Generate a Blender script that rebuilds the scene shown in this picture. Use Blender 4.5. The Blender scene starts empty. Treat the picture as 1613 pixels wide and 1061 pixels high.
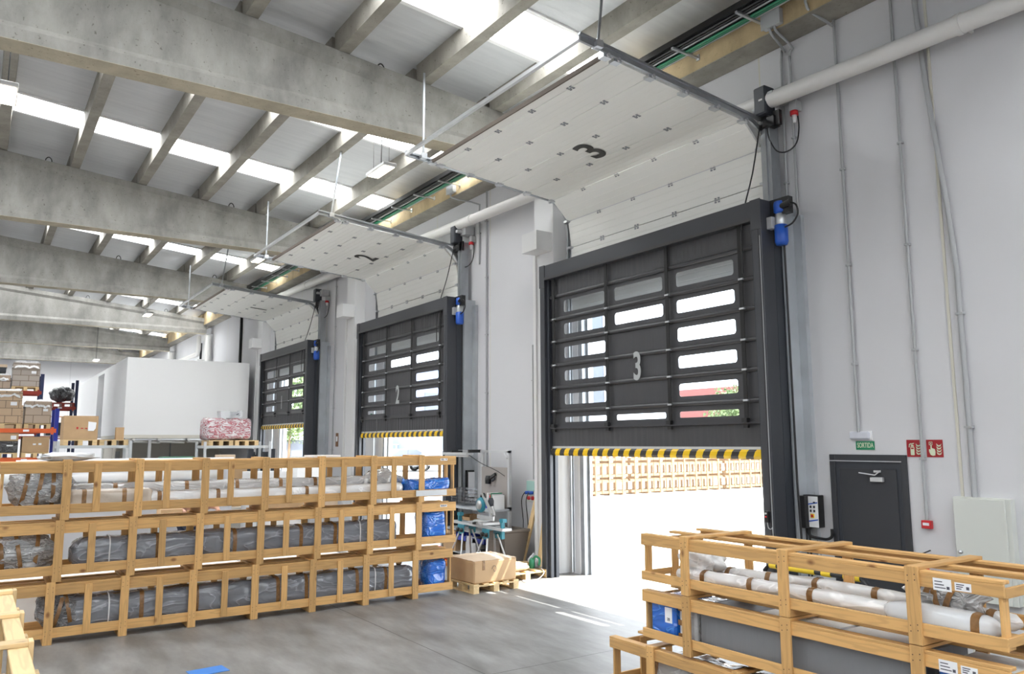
import bpy, bmesh, math, random
from mathutils import Vector, Matrix, noise, Euler
PI = math.pi
S = bpy.context.scene
C = S.collection
V = Vector

# ---------------------------------------------------------------- camera
yaw, pitch, roll, fpx = .97498, .13298, -.00353, 1242.41
F = V((-math.sin(yaw)*math.cos(pitch), math.cos(yaw)*math.cos(pitch), math.sin(pitch)))
r0 = V((math.cos(yaw), math.sin(yaw), 0)); u0 = r0.cross(F)
cr, sr = math.cos(roll), math.sin(roll)
R_ = cr*r0 + sr*u0; U_ = -sr*r0 + cr*u0
cam = bpy.data.cameras.new('camera'); co = bpy.data.objects.new('camera', cam); C.objects.link(co)
cam.sensor_width = 36; cam.lens = fpx/1613*36; cam.sensor_fit = 'HORIZONTAL'; cam.clip_end = 500
m = Matrix((R_, U_, -F)).transposed().to_4x4(); m.translation = V((0, 0, 2.3)); co.matrix_world = m
S.camera = co
S.view_settings.view_transform = 'Standard'; S.view_settings.look = 'None'
S.view_settings.exposure = 0.50; S.view_settings.gamma = 1

# ---------------------------------------------------------------- daylight
w = bpy.data.worlds.new('sky'); S.world = w; w.use_nodes = True
bg = w.node_tree.nodes['Background']; bg.inputs[0].default_value = (.86, .93, 1, 1); bg.inputs[1].default_value = 4.2
sun = bpy.data.lights.new('sun', 'SUN'); sun.energy = 15; sun.angle = .009; sun.color = (1, .95, .87)
so = bpy.data.objects.new('sun', sun); C.objects.link(so)
so.rotation_euler = V((-.27, -.537, -1)).to_track_quat('-Z', 'Y').to_euler(); so.location = (-5, 25, 30)
SKYLIGHT = 11.0          # glow of the translucent roof strips

# ---------------------------------------------------------------- materials
def new_mat(n):
    m = bpy.data.materials.new(n); m.use_nodes = True
    return m, m.node_tree.nodes, m.node_tree.links, m.node_tree.nodes['Principled BSDF']
def plain(n, c, rough=.5, metal=0, coat=0, bump=0, bscale=30, var=0, vscale=3, emit=None, stretch=None, trans=0):
    m, N, L, b = new_mat(n)
    b.inputs['Base Color'].default_value = (*c, 1); b.inputs['Roughness'].default_value = rough
    b.inputs['Metallic'].default_value = metal; b.inputs['Coat Weight'].default_value = coat
    if trans: b.inputs['Transmission Weight'].default_value = trans
    if emit: b.inputs['Emission Color'].default_value = (*emit[:3], 1); b.inputs['Emission Strength'].default_value = emit[3]
    if bump or var:
        tc = N.new('ShaderNodeTexCoord'); mp = N.new('ShaderNodeMapping'); L.new(tc.outputs['Object'], mp.inputs[0])
        if stretch: mp.inputs['Scale'].default_value = stretch
    if bump:
        t = N.new('ShaderNodeTexNoise'); t.inputs['Scale'].default_value = bscale; t.inputs['Detail'].default_value = 4
        L.new(mp.outputs[0], t.inputs['Vector'])
        bn = N.new('ShaderNodeBump'); bn.inputs['Strength'].default_value = bump; bn.inputs['Distance'].default_value = .02
        L.new(t.outputs[0], bn.inputs['Height']); L.new(bn.outputs[0], b.inputs['Normal'])
    if var:
        t = N.new('ShaderNodeTexNoise'); t.inputs['Scale'].default_value = vscale; t.inputs['Detail'].default_value = 6
        L.new(mp.outputs[0], t.inputs['Vector'])
        cr = N.new('ShaderNodeValToRGB'); L.new(t.outputs[0], cr.inputs[0])
        cr.color_ramp.elements[0].position = .3; cr.color_ramp.elements[1].position = .7
        cr.color_ramp.elements[0].color = (*[x*(1-var) for x in c], 1); cr.color_ramp.elements[1].color = (*[min(1, x*(1+var*.6)) for x in c], 1)
        L.new(cr.outputs[0], b.inputs['Base Color'])
    return m
def wood(n, c, axis, dark=.55, sc=1.0):
    """pine: growth rings drawn out along one axis, a few knots, board-to-board variation"""
    m, N, L, b = new_mat(n)
    tc = N.new('ShaderNodeTexCoord'); mp = N.new('ShaderNodeMapping')
    oi = N.new('ShaderNodeObjectInfo'); ad = N.new('ShaderNodeVectorMath'); ad.operation = 'ADD'
    mu = N.new('ShaderNodeMath'); mu.operation = 'MULTIPLY'; mu.inputs[1].default_value = 37
    L.new(oi.outputs['Random'], mu.inputs[0]); L.new(tc.outputs['Object'], ad.inputs[0]); L.new(mu.outputs[0], ad.inputs[1])
    s = [9*sc, 9*sc, 9*sc]; s[axis] = .8*sc
    mp.inputs['Scale'].default_value = s; L.new(ad.outputs[0], mp.inputs[0])
    t = N.new('ShaderNodeTexNoise'); t.inputs['Scale'].default_value = 1.6; t.inputs['Detail'].default_value = 2; L.new(mp.outputs[0], t.inputs[0])
    sn = N.new('ShaderNodeMath'); sn.operation = 'MULTIPLY'; sn.inputs[1].default_value = 34; L.new(t.outputs[0], sn.inputs[0])
    s2 = N.new('ShaderNodeMath'); s2.operation = 'SINE'; L.new(sn.outputs[0], s2.inputs[0])
    cr = N.new('ShaderNodeValToRGB'); cr.color_ramp.elements[0].position = .0; cr.color_ramp.elements[1].position = 1
    cr.color_ramp.elements[0].color = (*[x*.80 for x in c], 1); cr.color_ramp.elements[1].color = (*c, 1)
    mr = N.new('ShaderNodeMapRange'); mr.inputs[1].default_value = -1.4; mr.inputs[2].default_value = .2; L.new(s2.outputs[0], mr.inputs[0]); L.new(mr.outputs[0], cr.inputs[0])
    vo = N.new('ShaderNodeTexVoronoi'); vo.inputs['Scale'].default_value = 1.0
    mk = N.new('ShaderNodeMapping'); sk = [4.2, 4.2, 4.2]; sk[axis] = 2.6; mk.inputs['Scale'].default_value = sk
    L.new(ad.outputs[0], mk.inputs[0]); L.new(mk.outputs[0], vo.inputs['Vector'])
    kr = N.new('ShaderNodeValToRGB'); kr.color_ramp.elements[0].position = .045; kr.color_ramp.elements[0].color = (.25, .11, .04, 1)
    kr.color_ramp.elements[1].position = .12; kr.color_ramp.elements[1].color = (1, 1, 1, 1); L.new(vo.outputs[0], kr.inputs[0])
    mx = N.new('ShaderNodeMix'); mx.data_type = 'RGBA'; mx.blend_type = 'MULTIPLY'; mx.inputs[0].default_value = .8
    L.new(cr.outputs[0], mx.inputs[6]); L.new(kr.outputs[0], mx.inputs[7])
    hv = N.new('ShaderNodeHueSaturation'); m1 = N.new('ShaderNodeMapRange'); m1.inputs[3].default_value = .82; m1.inputs[4].default_value = 1.12
    L.new(oi.outputs['Random'], m1.inputs[0]); L.new(m1.outputs[0], hv.inputs['Value']); L.new(mx.outputs[2], hv.inputs['Color'])
    L.new(hv.outputs[0], b.inputs['Base Color']); b.inputs['Roughness'].default_value = .62
    return m
def film(n, c, rough=.12, bscale=4, bump=.5, mixc=None, lw=.03):
    """plastic wrap pulled over a load: glossy with drawn creases"""
    m, N, L, b = new_mat(n)
    tc = N.new('ShaderNodeTexCoord'); mp = N.new('ShaderNodeMapping'); mp.inputs['Scale'].default_value = (.55, 1.6, 1.6); mp.inputs['Rotation'].default_value = (0, .25, .12)
    L.new(tc.outputs['Object'], mp.inputs[0])
    t = N.new('ShaderNodeTexNoise'); t.inputs['Scale'].default_value = bscale; t.inputs['Detail'].default_value = 2; t.inputs['Distortion'].default_value = 1.0; L.new(mp.outputs[0], t.inputs[0])
    rd = N.new('ShaderNodeMath'); rd.operation = 'SUBTRACT'; rd.inputs[1].default_value = .5; L.new(t.outputs[0], rd.inputs[0])
    ab = N.new('ShaderNodeMath'); ab.operation = 'ABSOLUTE'; L.new(rd.outputs[0], ab.inputs[0])
    pw = N.new('ShaderNodeMath'); pw.operation = 'POWER'; pw.inputs[1].default_value = .6; L.new(ab.outputs[0], pw.inputs[0])
    bn = N.new('ShaderNodeBump'); bn.inputs['Strength'].default_value = bump; bn.inputs['Distance'].default_value = .05; bn.invert = True
    L.new(pw.outputs[0], bn.inputs['Height']); L.new(bn.outputs[0], b.inputs['Normal']); L.new(bn.outputs[0], b.inputs['Coat Normal'])
    cr = N.new('ShaderNodeValToRGB'); cr.color_ramp.elements[0].color = (*(mixc or [min(1, x*1.35+.05) for x in c]), 1); cr.color_ramp.elements[1].color = (*c, 1)
    cr.color_ramp.elements[1].position = lw; L.new(ab.outputs[0], cr.inputs[0]); L.new(cr.outputs[0], b.inputs['Base Color'])
    b.inputs['Roughness'].default_value = rough+.12; b.inputs['Coat Weight'].default_value = 1; b.inputs['Coat Roughness'].default_value = rough
    return m
def concrete(n, c, stain, ribs=False):
    m, N, L, b = new_mat(n)
    tc = N.new('ShaderNodeTexCoord'); mp = N.new('ShaderNodeMapping'); L.new(tc.outputs['Object'], mp.inputs[0]); mp.inputs['Scale'].default_value = (1, 1, .5)
    t = N.new('ShaderNodeTexNoise'); t.inputs['Scale'].default_value = 1.5; t.inputs['Detail'].default_value = 8; t.inputs['Roughness'].default_value = .65; L.new(mp.outputs[0], t.inputs[0])
    t2 = N.new('ShaderNodeTexNoise'); t2.inputs['Scale'].default_value = 22; t2.inputs['Detail'].default_value = 3; L.new(tc.outputs['Object'], t2.inputs[0])
    cr = N.new('ShaderNodeValToRGB'); e = cr.color_ramp.elements; e[0].position = .33; e[1].position = .66
    e[0].color = (*[x*stain for x in c], 1); e[1].color = (*[min(1, x*1.1) for x in c], 1); L.new(t.outputs[0], cr.inputs[0])
    pr = N.new('ShaderNodeValToRGB'); pr.color_ramp.elements[0].position = .27; pr.color_ramp.elements[1].position = .34; pr.color_ramp.elements[0].color = (.55, .53, .5, 1); L.new(t2.outputs[0], pr.inputs[0])
    mx = N.new('ShaderNodeMix'); mx.data_type = 'RGBA'; mx.blend_type = 'MULTIPLY'; mx.inputs[0].default_value = 1
    L.new(cr.outputs[0], mx.inputs[6]); L.new(pr.outputs[0], mx.inputs[7]); L.new(mx.outputs[2], b.inputs['Base Color']); b.inputs['Roughness'].default_value = .85
    bn = N.new('ShaderNodeBump'); bn.inputs['Strength'].default_value = .25; bn.inputs['Distance'].default_value = .01; L.new(t2.outputs[0], bn.inputs['Height']); L.new(bn.outputs[0], b.inputs['Normal'])
    return m
def floor_mat():
    m, N, L, b = new_mat('power_floated_concrete')
    tc = N.new('ShaderNodeTexCoord'); mp = N.new('ShaderNodeMapping'); mp.inputs['Scale'].default_value = (.8, 2.6, 1); mp.inputs['Rotation'].default_value = (0, 0, .5); L.new(tc.outputs['Object'], mp.inputs[0])
    t = N.new('ShaderNodeTexNoise'); t.inputs['Scale'].default_value = 1.3; t.inputs['Detail'].default_value = 8; t.inputs['Roughness'].default_value = .62; L.new(mp.outputs[0], t.inputs[0])
    cr = N.new('ShaderNodeValToRGB'); e = cr.color_ramp.elements; e[0].position = .3; e[1].position = .72
    e[0].color = (.125, .120, .113, 1); e[1].color = (.30, .296, .29, 1); L.new(t.outputs[0], cr.inputs[0])
    sx = N.new('ShaderNodeSeparateXYZ'); L.new(tc.outputs['Object'], sx.inputs[0])
    prev = cr.outputs[0]
    wob = N.new('ShaderNodeTexNoise'); wob.inputs['Scale'].default_value = 3; L.new(tc.outputs['Object'], wob.inputs[0])
    for ax, off, pit in ((1, 4.42, 5.6), (0, -6.98, 5.4)):
        wm = N.new('ShaderNodeMath'); wm.operation = 'MULTIPLY_ADD'; wm.inputs[1].default_value = .02; L.new(wob.outputs[0], wm.inputs[0]); L.new(sx.outputs[ax], wm.inputs[2])
        a = N.new('ShaderNodeMath'); a.operation = 'SUBTRACT'; a.inputs[1].default_value = off+.01-pit/2-pit*10; L.new(wm.outputs[0], a.inputs[0])
        d = N.new('ShaderNodeMath'); d.operation = 'MODULO'; d.inputs[1].default_value = pit; L.new(a.outputs[0], d.inputs[0])
        s = N.new('ShaderNodeMath'); s.operation = 'SUBTRACT'; s.inputs[1].default_value = pit/2; L.new(d.outputs[0], s.inputs[0])
        ab = N.new('ShaderNodeMath'); ab.operation = 'ABSOLUTE'; L.new(s.outputs[0], ab.inputs[0])
        lt = N.new('ShaderNodeMath'); lt.operation = 'LESS_THAN'; lt.inputs[1].default_value = .006; L.new(ab.outputs[0], lt.inputs[0])
        mx = N.new('ShaderNodeMix'); mx.data_type = 'RGBA'; L.new(lt.outputs[0], mx.inputs[0]); L.new(prev, mx.inputs[6]); mx.inputs[7].default_value = (.045, .043, .04, 1)
        prev = mx.outputs[2]
    L.new(prev, b.inputs['Base Color'])
    mr = N.new('ShaderNodeMapRange'); mr.inputs[3].default_value = .34; mr.inputs[4].default_value = .52; L.new(t.outputs[0], mr.inputs[0]); L.new(mr.outputs[0], b.inputs['Roughness'])
    return m
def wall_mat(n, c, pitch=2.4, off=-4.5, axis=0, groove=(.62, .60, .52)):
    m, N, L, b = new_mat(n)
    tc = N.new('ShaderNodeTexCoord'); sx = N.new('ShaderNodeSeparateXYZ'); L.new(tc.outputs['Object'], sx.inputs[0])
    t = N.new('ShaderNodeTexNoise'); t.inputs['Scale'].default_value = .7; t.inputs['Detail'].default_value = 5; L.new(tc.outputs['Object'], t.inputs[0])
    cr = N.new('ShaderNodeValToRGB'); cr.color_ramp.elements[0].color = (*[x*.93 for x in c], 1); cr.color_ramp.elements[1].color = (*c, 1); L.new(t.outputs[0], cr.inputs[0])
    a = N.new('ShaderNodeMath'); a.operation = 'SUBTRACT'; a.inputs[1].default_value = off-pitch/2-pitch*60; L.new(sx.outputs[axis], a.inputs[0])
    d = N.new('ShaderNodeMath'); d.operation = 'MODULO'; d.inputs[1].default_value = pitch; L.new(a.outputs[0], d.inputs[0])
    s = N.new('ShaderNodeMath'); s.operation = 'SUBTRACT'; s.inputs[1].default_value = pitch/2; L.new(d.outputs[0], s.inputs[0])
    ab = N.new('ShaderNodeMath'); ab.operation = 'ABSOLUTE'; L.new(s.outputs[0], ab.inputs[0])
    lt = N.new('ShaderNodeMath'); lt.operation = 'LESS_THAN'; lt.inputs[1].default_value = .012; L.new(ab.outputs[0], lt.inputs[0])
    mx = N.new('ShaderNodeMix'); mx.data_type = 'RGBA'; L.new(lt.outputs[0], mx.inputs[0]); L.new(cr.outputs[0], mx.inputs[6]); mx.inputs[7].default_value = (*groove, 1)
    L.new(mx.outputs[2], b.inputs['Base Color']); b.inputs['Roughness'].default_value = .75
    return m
def roof_mat():
    m, N, L, b = new_mat('lined_roof_sheet')
    tc = N.new('ShaderNodeTexCoord'); sx = N.new('ShaderNodeSeparateXYZ'); L.new(tc.outputs['Object'], sx.inputs[0])
    mp = N.new('ShaderNodeMapping'); mp.inputs['Scale'].default_value = (1, .04, 1); L.new(tc.outputs['Object'], mp.inputs[0])
    t = N.new('ShaderNodeTexNoise'); t.inputs['Scale'].default_value = 9; t.inputs['Detail'].default_value = 3; L.new(mp.outputs[0], t.inputs[0])
    bn = N.new('ShaderNodeBump'); bn.inputs['Strength'].default_value = .6; bn.inputs['Distance'].default_value = .02; L.new(t.outputs[0], bn.inputs['Height']); L.new(bn.outputs[0], b.inputs['Normal'])
    cr = N.new('ShaderNodeValToRGB'); cr.color_ramp.elements[0].color = (.50, .51, .53, 1); cr.color_ramp.elements[1].color = (.66, .67, .68, 1); L.new(t.outputs[0], cr.inputs[0])
    L.new(cr.outputs[0], b.inputs['Base Color']); b.inputs['Roughness'].default_value = .4
    return m
def hazard():
    m, N, L, b = new_mat('yellow_black_stripe')
    tc = N.new('ShaderNodeTexCoord'); sx = N.new('ShaderNodeSeparateXYZ'); L.new(tc.outputs['Object'], sx.inputs[0])
    a = N.new('ShaderNodeMath'); a.operation = 'MULTIPLY_ADD'; a.inputs[1].default_value = -.45; L.new(sx.outputs[2], a.inputs[0]); L.new(sx.outputs[0], a.inputs[2])
    a2 = N.new('ShaderNodeMath'); a2.operation = 'ADD'; a2.inputs[1].default_value = 100; L.new(a.outputs[0], a2.inputs[0])
    d = N.new('ShaderNodeMath'); d.operation = 'MODULO'; d.inputs[1].default_value = .25; L.new(a2.outputs[0], d.inputs[0])
    lt = N.new('ShaderNodeMath'); lt.operation = 'LESS_THAN'; lt.inputs[1].default_value = .125; L.new(d.outputs[0], lt.inputs[0])
    mx = N.new('ShaderNodeMix'); mx.data_type = 'RGBA'; L.new(lt.outputs[0], mx.inputs[0]); mx.inputs[6].default_value = (.04, .038, .036, 1); mx.inputs[7].default_value = (.9, .58, .01, 1)
    L.new(mx.outputs[2], b.inputs['Base Color']); b.inputs['Roughness'].default_value = .4
    return m
def clear(n, tint=(.96, .98, 1), gloss=.12):
    m, N, L, b = new_mat(n)
    out = N['Material Output']; tr = N.new('ShaderNodeBsdfTransparent'); tr.inputs[0].default_value = (*tint, 1)
    gl = N.new('ShaderNodeBsdfGlossy'); gl.inputs['Roughness'].default_value = .12
    mx = N.new('ShaderNodeMixShader'); mx.inputs[0].default_value = gloss
    L.new(tr.outputs[0], mx.inputs[1]); L.new(gl.outputs[0], mx.inputs[2]); L.new(mx.outputs[0], out.inputs[0])
    return m
def cartons_mat(n, c, bw=.4, bh=.22):
    """a pallet load of small cartons under stretch film: brick layout of box edges"""
    m, N, L, b = new_mat(n)
    tc = N.new('ShaderNodeTexCoord'); sx = N.new('ShaderNodeSeparateXYZ'); L.new(tc.outputs['Object'], sx.inputs[0])
    ad = N.new('ShaderNodeMath'); L.new(sx.outputs[0], ad.inputs[0]); L.new(sx.outputs[1], ad.inputs[1])
    cb = N.new('ShaderNodeCombineXYZ'); L.new(ad.outputs[0], cb.inputs[0]); L.new(sx.outputs[2], cb.inputs[1])
    br = N.new('ShaderNodeTexBrick'); br.inputs['Scale'].default_value = 1; br.inputs['Brick Width'].default_value = bw; br.inputs['Row Height'].default_value = bh
    br.inputs['Mortar Size'].default_value = .008; br.inputs['Color1'].default_value = (*c, 1); br.inputs['Color2'].default_value = (*[x*.8 for x in c], 1); br.inputs['Mortar'].default_value = (.16, .11, .07, 1)
    L.new(cb.outputs[0], br.inputs[0]); L.new(br.outputs[0], b.inputs['Base Color']); b.inputs['Roughness'].default_value = .5; b.inputs['Coat Weight'].default_value = .5; b.inputs['Coat Roughness'].default_value = .2
    return m

PINE = (.64, .375, .14)
WX, WY, WZ = wood('pine_grain_x', PINE, 0), wood('pine_grain_y', PINE, 1), wood('pine_grain_z', PINE, 2)
PALE = (.72, .52, .27)
PX, PY, PZ = wood('pale_pine_x', PALE, 0), wood('pale_pine_y', PALE, 1), wood('pale_pine_z', PALE, 2)
OUTW = plain('sunlit_pine', (.28, .18, .10), .7, var=.12, vscale=6)
M = dict(
    beam=concrete('cast_concrete', (.285, .276, .255), .60), purlin=concrete('purlin_concrete', (.33, .31, .27), .66),
    edge=concrete('ochre_stained_concrete', (.55, .42, .24), .66), floor=floor_mat(), under_c=concrete('ochre_lit_underside', (.46, .41, .31), .72), roof=roof_mat(),
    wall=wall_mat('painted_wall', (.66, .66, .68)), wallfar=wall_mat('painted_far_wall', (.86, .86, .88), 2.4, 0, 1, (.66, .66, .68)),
    column=plain('painted_column', (.70, .70, .70), .7), office=plain('white_plasterboard', (.90, .90, .90), .7),
    galv=plain('galvanised_steel', (.40, .42, .44), .38, .75, var=.12, vscale=5), galvd=plain('galvanised_cover', (.50, .53, .56), .5, .3, var=.15, vscale=2),
    zinc=plain('zinc_bracket', (.62, .64, .66), .35, .85), dark=plain('anthracite_paint', (.048, .051, .060), .42), darks=plain('anthracite_side', (.035, .04, .05), .45),
    door=plain('anthracite_door', (.035, .037, .043), .5), fabric=plain('pvc_curtain', (.058, .058, .063), .48, bump=.5, bscale=9, stretch=(1, 1, .12)),
    strap=plain('black_webbing', (.004, .004, .0045), .6), black=plain('black_plastic', (.015, .015, .016), .4), rib=plain('pocket_rib', (.05, .05, .055), .33),
    panel=plain('offwhite_door_panel', (.88, .88, .84), .42), line=plain('panel_joint', (.25, .25, .24), .7), print=plain('printed_number', (.045, .043, .04), .6),
    numg=plain('grey_number', (.46, .48, .48), .5), alu=plain('aluminium', (.66, .67, .68), .4, .6), haz=hazard(), pane=clear('clear_pvc_window', (.93, .95, .97), .05),
    pvc=plain('white_pipe', (.74, .73, .71), .4), conduit=plain('grey_conduit', (.40, .41, .42), .45), blue=plain('blue_motor', (.02, .10, .50), .3),
    grey=plain('grey_plastic', (.42, .43, .44), .5), white=plain('white_plastic', (.8, .8, .8), .45), red=plain('red_plastic', (.55, .02, .025), .4),
    signg=plain('green_sign', (.01, .22, .10), .5), signr=plain('red_sign', (.33, .008, .014), .5), glow=plain('photoluminescent_print', (.62, .68, .50), .6),
    cab=plain('cream_cabinet', (.62, .64, .60), .45), card=plain('cardboard', (.50, .33, .18), .8, var=.08, vscale=4), cardp=plain('pale_cardboard', (.66, .52, .38), .8, var=.08, vscale=4),
    tape=plain('brown_tape', (.25, .13, .05), .25, var=.3, vscale=30), strapw=plain('white_strapping', (.75, .75, .75), .4), label=plain('paper_label', (.82, .83, .85), .6),
    ink=plain('label_ink', (.08, .08, .1), .6), gwrap=film('grey_wrapped_profile', (.20, .21, .235)), wwrap=film('white_foam_wrap', (.76, .76, .76), .3, 4, .35),
    cwrap=film('crumpled_clear_film', (.38, .38, .38), .1, 8, .9, (.75, .75, .75)), bwrap=film('blue_film', (.008, .13, .58), .12, 6, .6, (.05, .30, .85)),
    swrap=film('silver_grey_wrap', (.46, .46, .46), .15, 5, .5, (.65, .65, .65)), flat=plain('grey_slab', (.20, .205, .22), .45, bump=.3, bscale=20, stretch=(1, 1, .1)),
    rackb=plain('rack_blue', (.015, .03, .30), .4), rackn=plain('rack_navy', (.02, .03, .09), .45), racko=plain('rack_orange', (.75, .13, .03), .45), rackr=plain('rack_red', (.32, .035, .02), .5),
    cart=cartons_mat('film_wrapped_cartons', (.45, .34, .25)), cart2=cartons_mat('film_wrapped_brown_cartons', (.52, .36, .22), .3, .2), cart3=cartons_mat('film_wrapped_grey_cartons', (.42, .36, .31), .45, .18),
    shelf=plain('grey_shelf_steel', (.50, .52, .53), .45), teal=plain('teal_tool', (.02, .22, .30), .4), toolg=plain('tool_aluminium', (.55, .55, .55), .35, .7),
    bin=plain('taupe_bin', (.20, .17, .145), .6), peg=plain('perforated_board', (.34, .31, .29), .6), green=plain('green_tool', (.02, .20, .10), .4), bluebin=plain('blue_bin', (.03, .06, .45), .45),
    lamp=plain('lit_luminaire', (1, .95, .8), .5, emit=(1, .88, .66, 7)), skyl=plain('translucent_roof_strip', (.9, .93, .95), .6, emit=(.95, .98, 1, SKYLIGHT)),
    ground=plain('pale_yard_concrete', (.60, .60, .59), .9, var=.06, vscale=.5), bwhite=plain('white_render', (.70, .72, .75), .8), brick=plain('red_cladding', (.26, .085, .07), .7),
    bglass=plain('dark_glazing', (.13, .15, .19), .2), bblue=plain('blue_grey_cladding', (.20, .24, .36), .6), leaf=plain('leaves', (.17, .24, .09), .6, var=.4, vscale=9), bark=plain('bark', (.2, .14, .09), .9),
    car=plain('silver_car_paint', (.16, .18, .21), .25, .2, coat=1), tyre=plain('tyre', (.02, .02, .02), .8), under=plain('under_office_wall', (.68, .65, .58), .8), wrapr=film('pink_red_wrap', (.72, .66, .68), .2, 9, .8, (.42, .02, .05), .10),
    skin=plain('skin', (.62, .34, .24), .5), hivis=plain('hi_vis_fabric', (.72, .85, .08), .7), navy=plain('navy_trousers', (.03, .04, .08), .8), hair=plain('brown_hair', (.06, .035, .02), .8),
    yellow=plain('yellow_foam_guard', (.85, .60, .03), .5), tape2=plain('blue_floor_film', (.05, .22, .62), .4), brown=plain('brown_panel', (.20, .10, .05), .7), nail=plain('rusty_nail', (.10, .06, .04), .5, .4), seal=plain('brown_grey_rubber', (.16, .13, .11), .8), hinge=plain('hinge_steel', (.30, .31, .33), .4, .6), orange=plain('orange_panel', (.75, .25, .02), .6),
    bag=plain('grey_white_bag', (.62, .64, .66), .35, bump=.6, bscale=8), wcab=plain('grey_cabinet', (.55, .55, .57), .5), frost=clear('clear_tray', (.75, .76, .78), .3))

# ---------------------------------------------------------------- mesh helpers
class MB:
    def __init__(s): s.v = []; s.f = []; s.sm = []
    def add(s, vs, fs, smooth=False):
        o = len(s.v); s.v += [tuple(p) for p in vs]; s.f += [[o+i for i in f] for f in fs]; s.sm += [smooth]*len(fs); return s
    def box(s, x0, x1, y0, y1, z0, z1, rot=None, piv=None):
        x0, x1 = min(x0, x1), max(x0, x1); y0, y1 = min(y0, y1), max(y0, y1); z0, z1 = min(z0, z1), max(z0, z1)
        vs = [V(p) for p in ((x0,y0,z0),(x1,y0,z0),(x1,y1,z0),(x0,y1,z0),(x0,y0,z1),(x1,y0,z1),(x1,y1,z1),(x0,y1,z1))]
        if rot: R = Euler(rot).to_matrix(); c = V(piv or ((x0+x1)/2, (y0+y1)/2, (z0+z1)/2)); vs = [R @ (v-c)+c for v in vs]
        return s.add(vs, [(3,2,1,0),(4,5,6,7),(0,1,5,4),(1,2,6,5),(2,3,7,6),(3,0,4,7)])
    def bar(s, p, q, w, h, up=(0, 0, 1)):
        p, q = V(p), V(q); d = (q-p).normalized(); a = d.cross(V(up))
        if a.length < .01: a = d.cross(V((1, 0, 0)))
        a.normalize(); b = a.cross(d); a *= w/2; b *= h/2
        return s.add([p-a-b, p+a-b, p+a+b, p-a+b, q-a-b, q+a-b, q+a+b, q-a+b], [(3,2,1,0),(4,5,6,7),(0,1,5,4),(1,2,6,5),(2,3,7,6),(3,0,4,7)])
    def tube(s, pts, r, n=8, cap=True):
        pts = [V(p) for p in pts]
        if len(pts) > 3 and not isinstance(r, (list, tuple)) and r <= .02:
            q = [pts[0]]
            for i in range(len(pts)-1):
                p0, p1, p2, p3 = pts[max(i-1, 0)], pts[i], pts[i+1], pts[min(i+2, len(pts)-1)]
                if (p2-p1).length > .9: q.append(p2); continue
                for k in (1, 2, 3, 4): t = k/4; q.append(.5*((2*p1)+(p2-p0)*t+(2*p0-5*p1+4*p2-p3)*t*t+(3*p1-p0-3*p2+p3)*t**3))
            pts = q
        rs = r if isinstance(r, (list, tuple)) else [r]*len(pts); vs = []; fs = []
        a = None
        for i, p in enumerate(pts):
            d = (pts[min(i+1, len(pts)-1)]-pts[max(i-1, 0)]).normalized()
            if a is None:
                a = d.cross(V((0, 0, 1)));
                if a.length < .05: a = d.cross(V((1, 0, 0)))
            a = (a - d*a.dot(d)).normalized(); b = d.cross(a)
            vs += [p+rs[i]*(a*math.cos(2*PI*k/n)+b*math.sin(2*PI*k/n)) for k in range(n)]
        for i in range(len(pts)-1):
            for k in range(n): k2 = (k+1) % n; fs.append((i*n+k, i*n+k2, (i+1)*n+k2, (i+1)*n+k))
        s.add(vs, fs, True)
        if cap: s.add(vs[:n], [tuple(range(n))[::-1]]); s.add(vs[-n:], [tuple(range(n))])
        return s
    def prism(s, poly, axis, a0, a1):
        """polygon in the two other axes (in xyz order) drawn out from a0 to a1 along axis"""
        def P(uv, t): l = list(uv); l.insert(axis, t); return tuple(l)
        n = len(poly); ar = sum(poly[i][0]*poly[(i+1) % n][1]-poly[(i+1) % n][0]*poly[i][1] for i in range(n))
        if ar < 0: poly = poly[::-1]
        vs = [P(q, a0) for q in poly]+[P(q, a1) for q in poly]
        fs = [tuple(range(n))[::-1], tuple(range(n, 2*n))]+[(i, (i+1) % n, n+(i+1) % n, n+i) for i in range(n)]
        if axis == 1: fs = [f[::-1] for f in fs]
        return s.add(vs, fs)
    def lathe(s, prof, c, n=16, axis=2):
        vs = []; fs = []
        for r, h in prof:
            for k in range(n):
                a = 2*PI*k/n; p = [r*math.cos(a), r*math.sin(a)]; p.insert(axis, h); vs.append(V(p)+V(c))
        for i in range(len(prof)-1):
            for k in range(n): k2 = (k+1) % n; fs.append((i*n+k, i*n+k2, (i+1)*n+k2, (i+1)*n+k))
        s.add(vs, fs, True); return s
    def ball(s, c, r, n=12, sc=(1, 1, 1), nz=0, seed=0):
        vs = []; fs = []
        for i in range(n+1):
            for k in range(2*n):
                t = PI*i/n; a = PI*k/n; d = V((math.sin(t)*math.cos(a), math.sin(t)*math.sin(a), math.cos(t)))
                q = 1+nz*noise.noise(d*2.3+V((seed, seed*1.7, 0)))
                vs.append(V(c)+V((d.x*sc[0], d.y*sc[1], d.z*sc[2]))*r*q)
        for i in range(n):
            for k in range(2*n): k2 = (k+1) % (2*n); fs.append((i*2*n+k, (i+1)*2*n+k, (i+1)*2*n+k2, i*2*n+k2))
        return s.add(vs, fs, True)
    def build(s, name, mat, parent=None, bevel=0, **kw):
        me = bpy.data.meshes.new(name); me.from_pydata(s.v, [], s.f); me.update()
        me.polygons.foreach_set('use_smooth', s.sm)
        me.materials.append(M[mat] if isinstance(mat, str) else mat)
        o = bpy.data.objects.new(name, me); C.objects.link(o); o.parent = parent
        if bevel: b = o.modifiers.new('bevel', 'BEVEL'); b.width = bevel; b.segments = 1; b.limit_method = 'ANGLE'
        for k, v in kw.items(): o[k] = v
        return o
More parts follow.
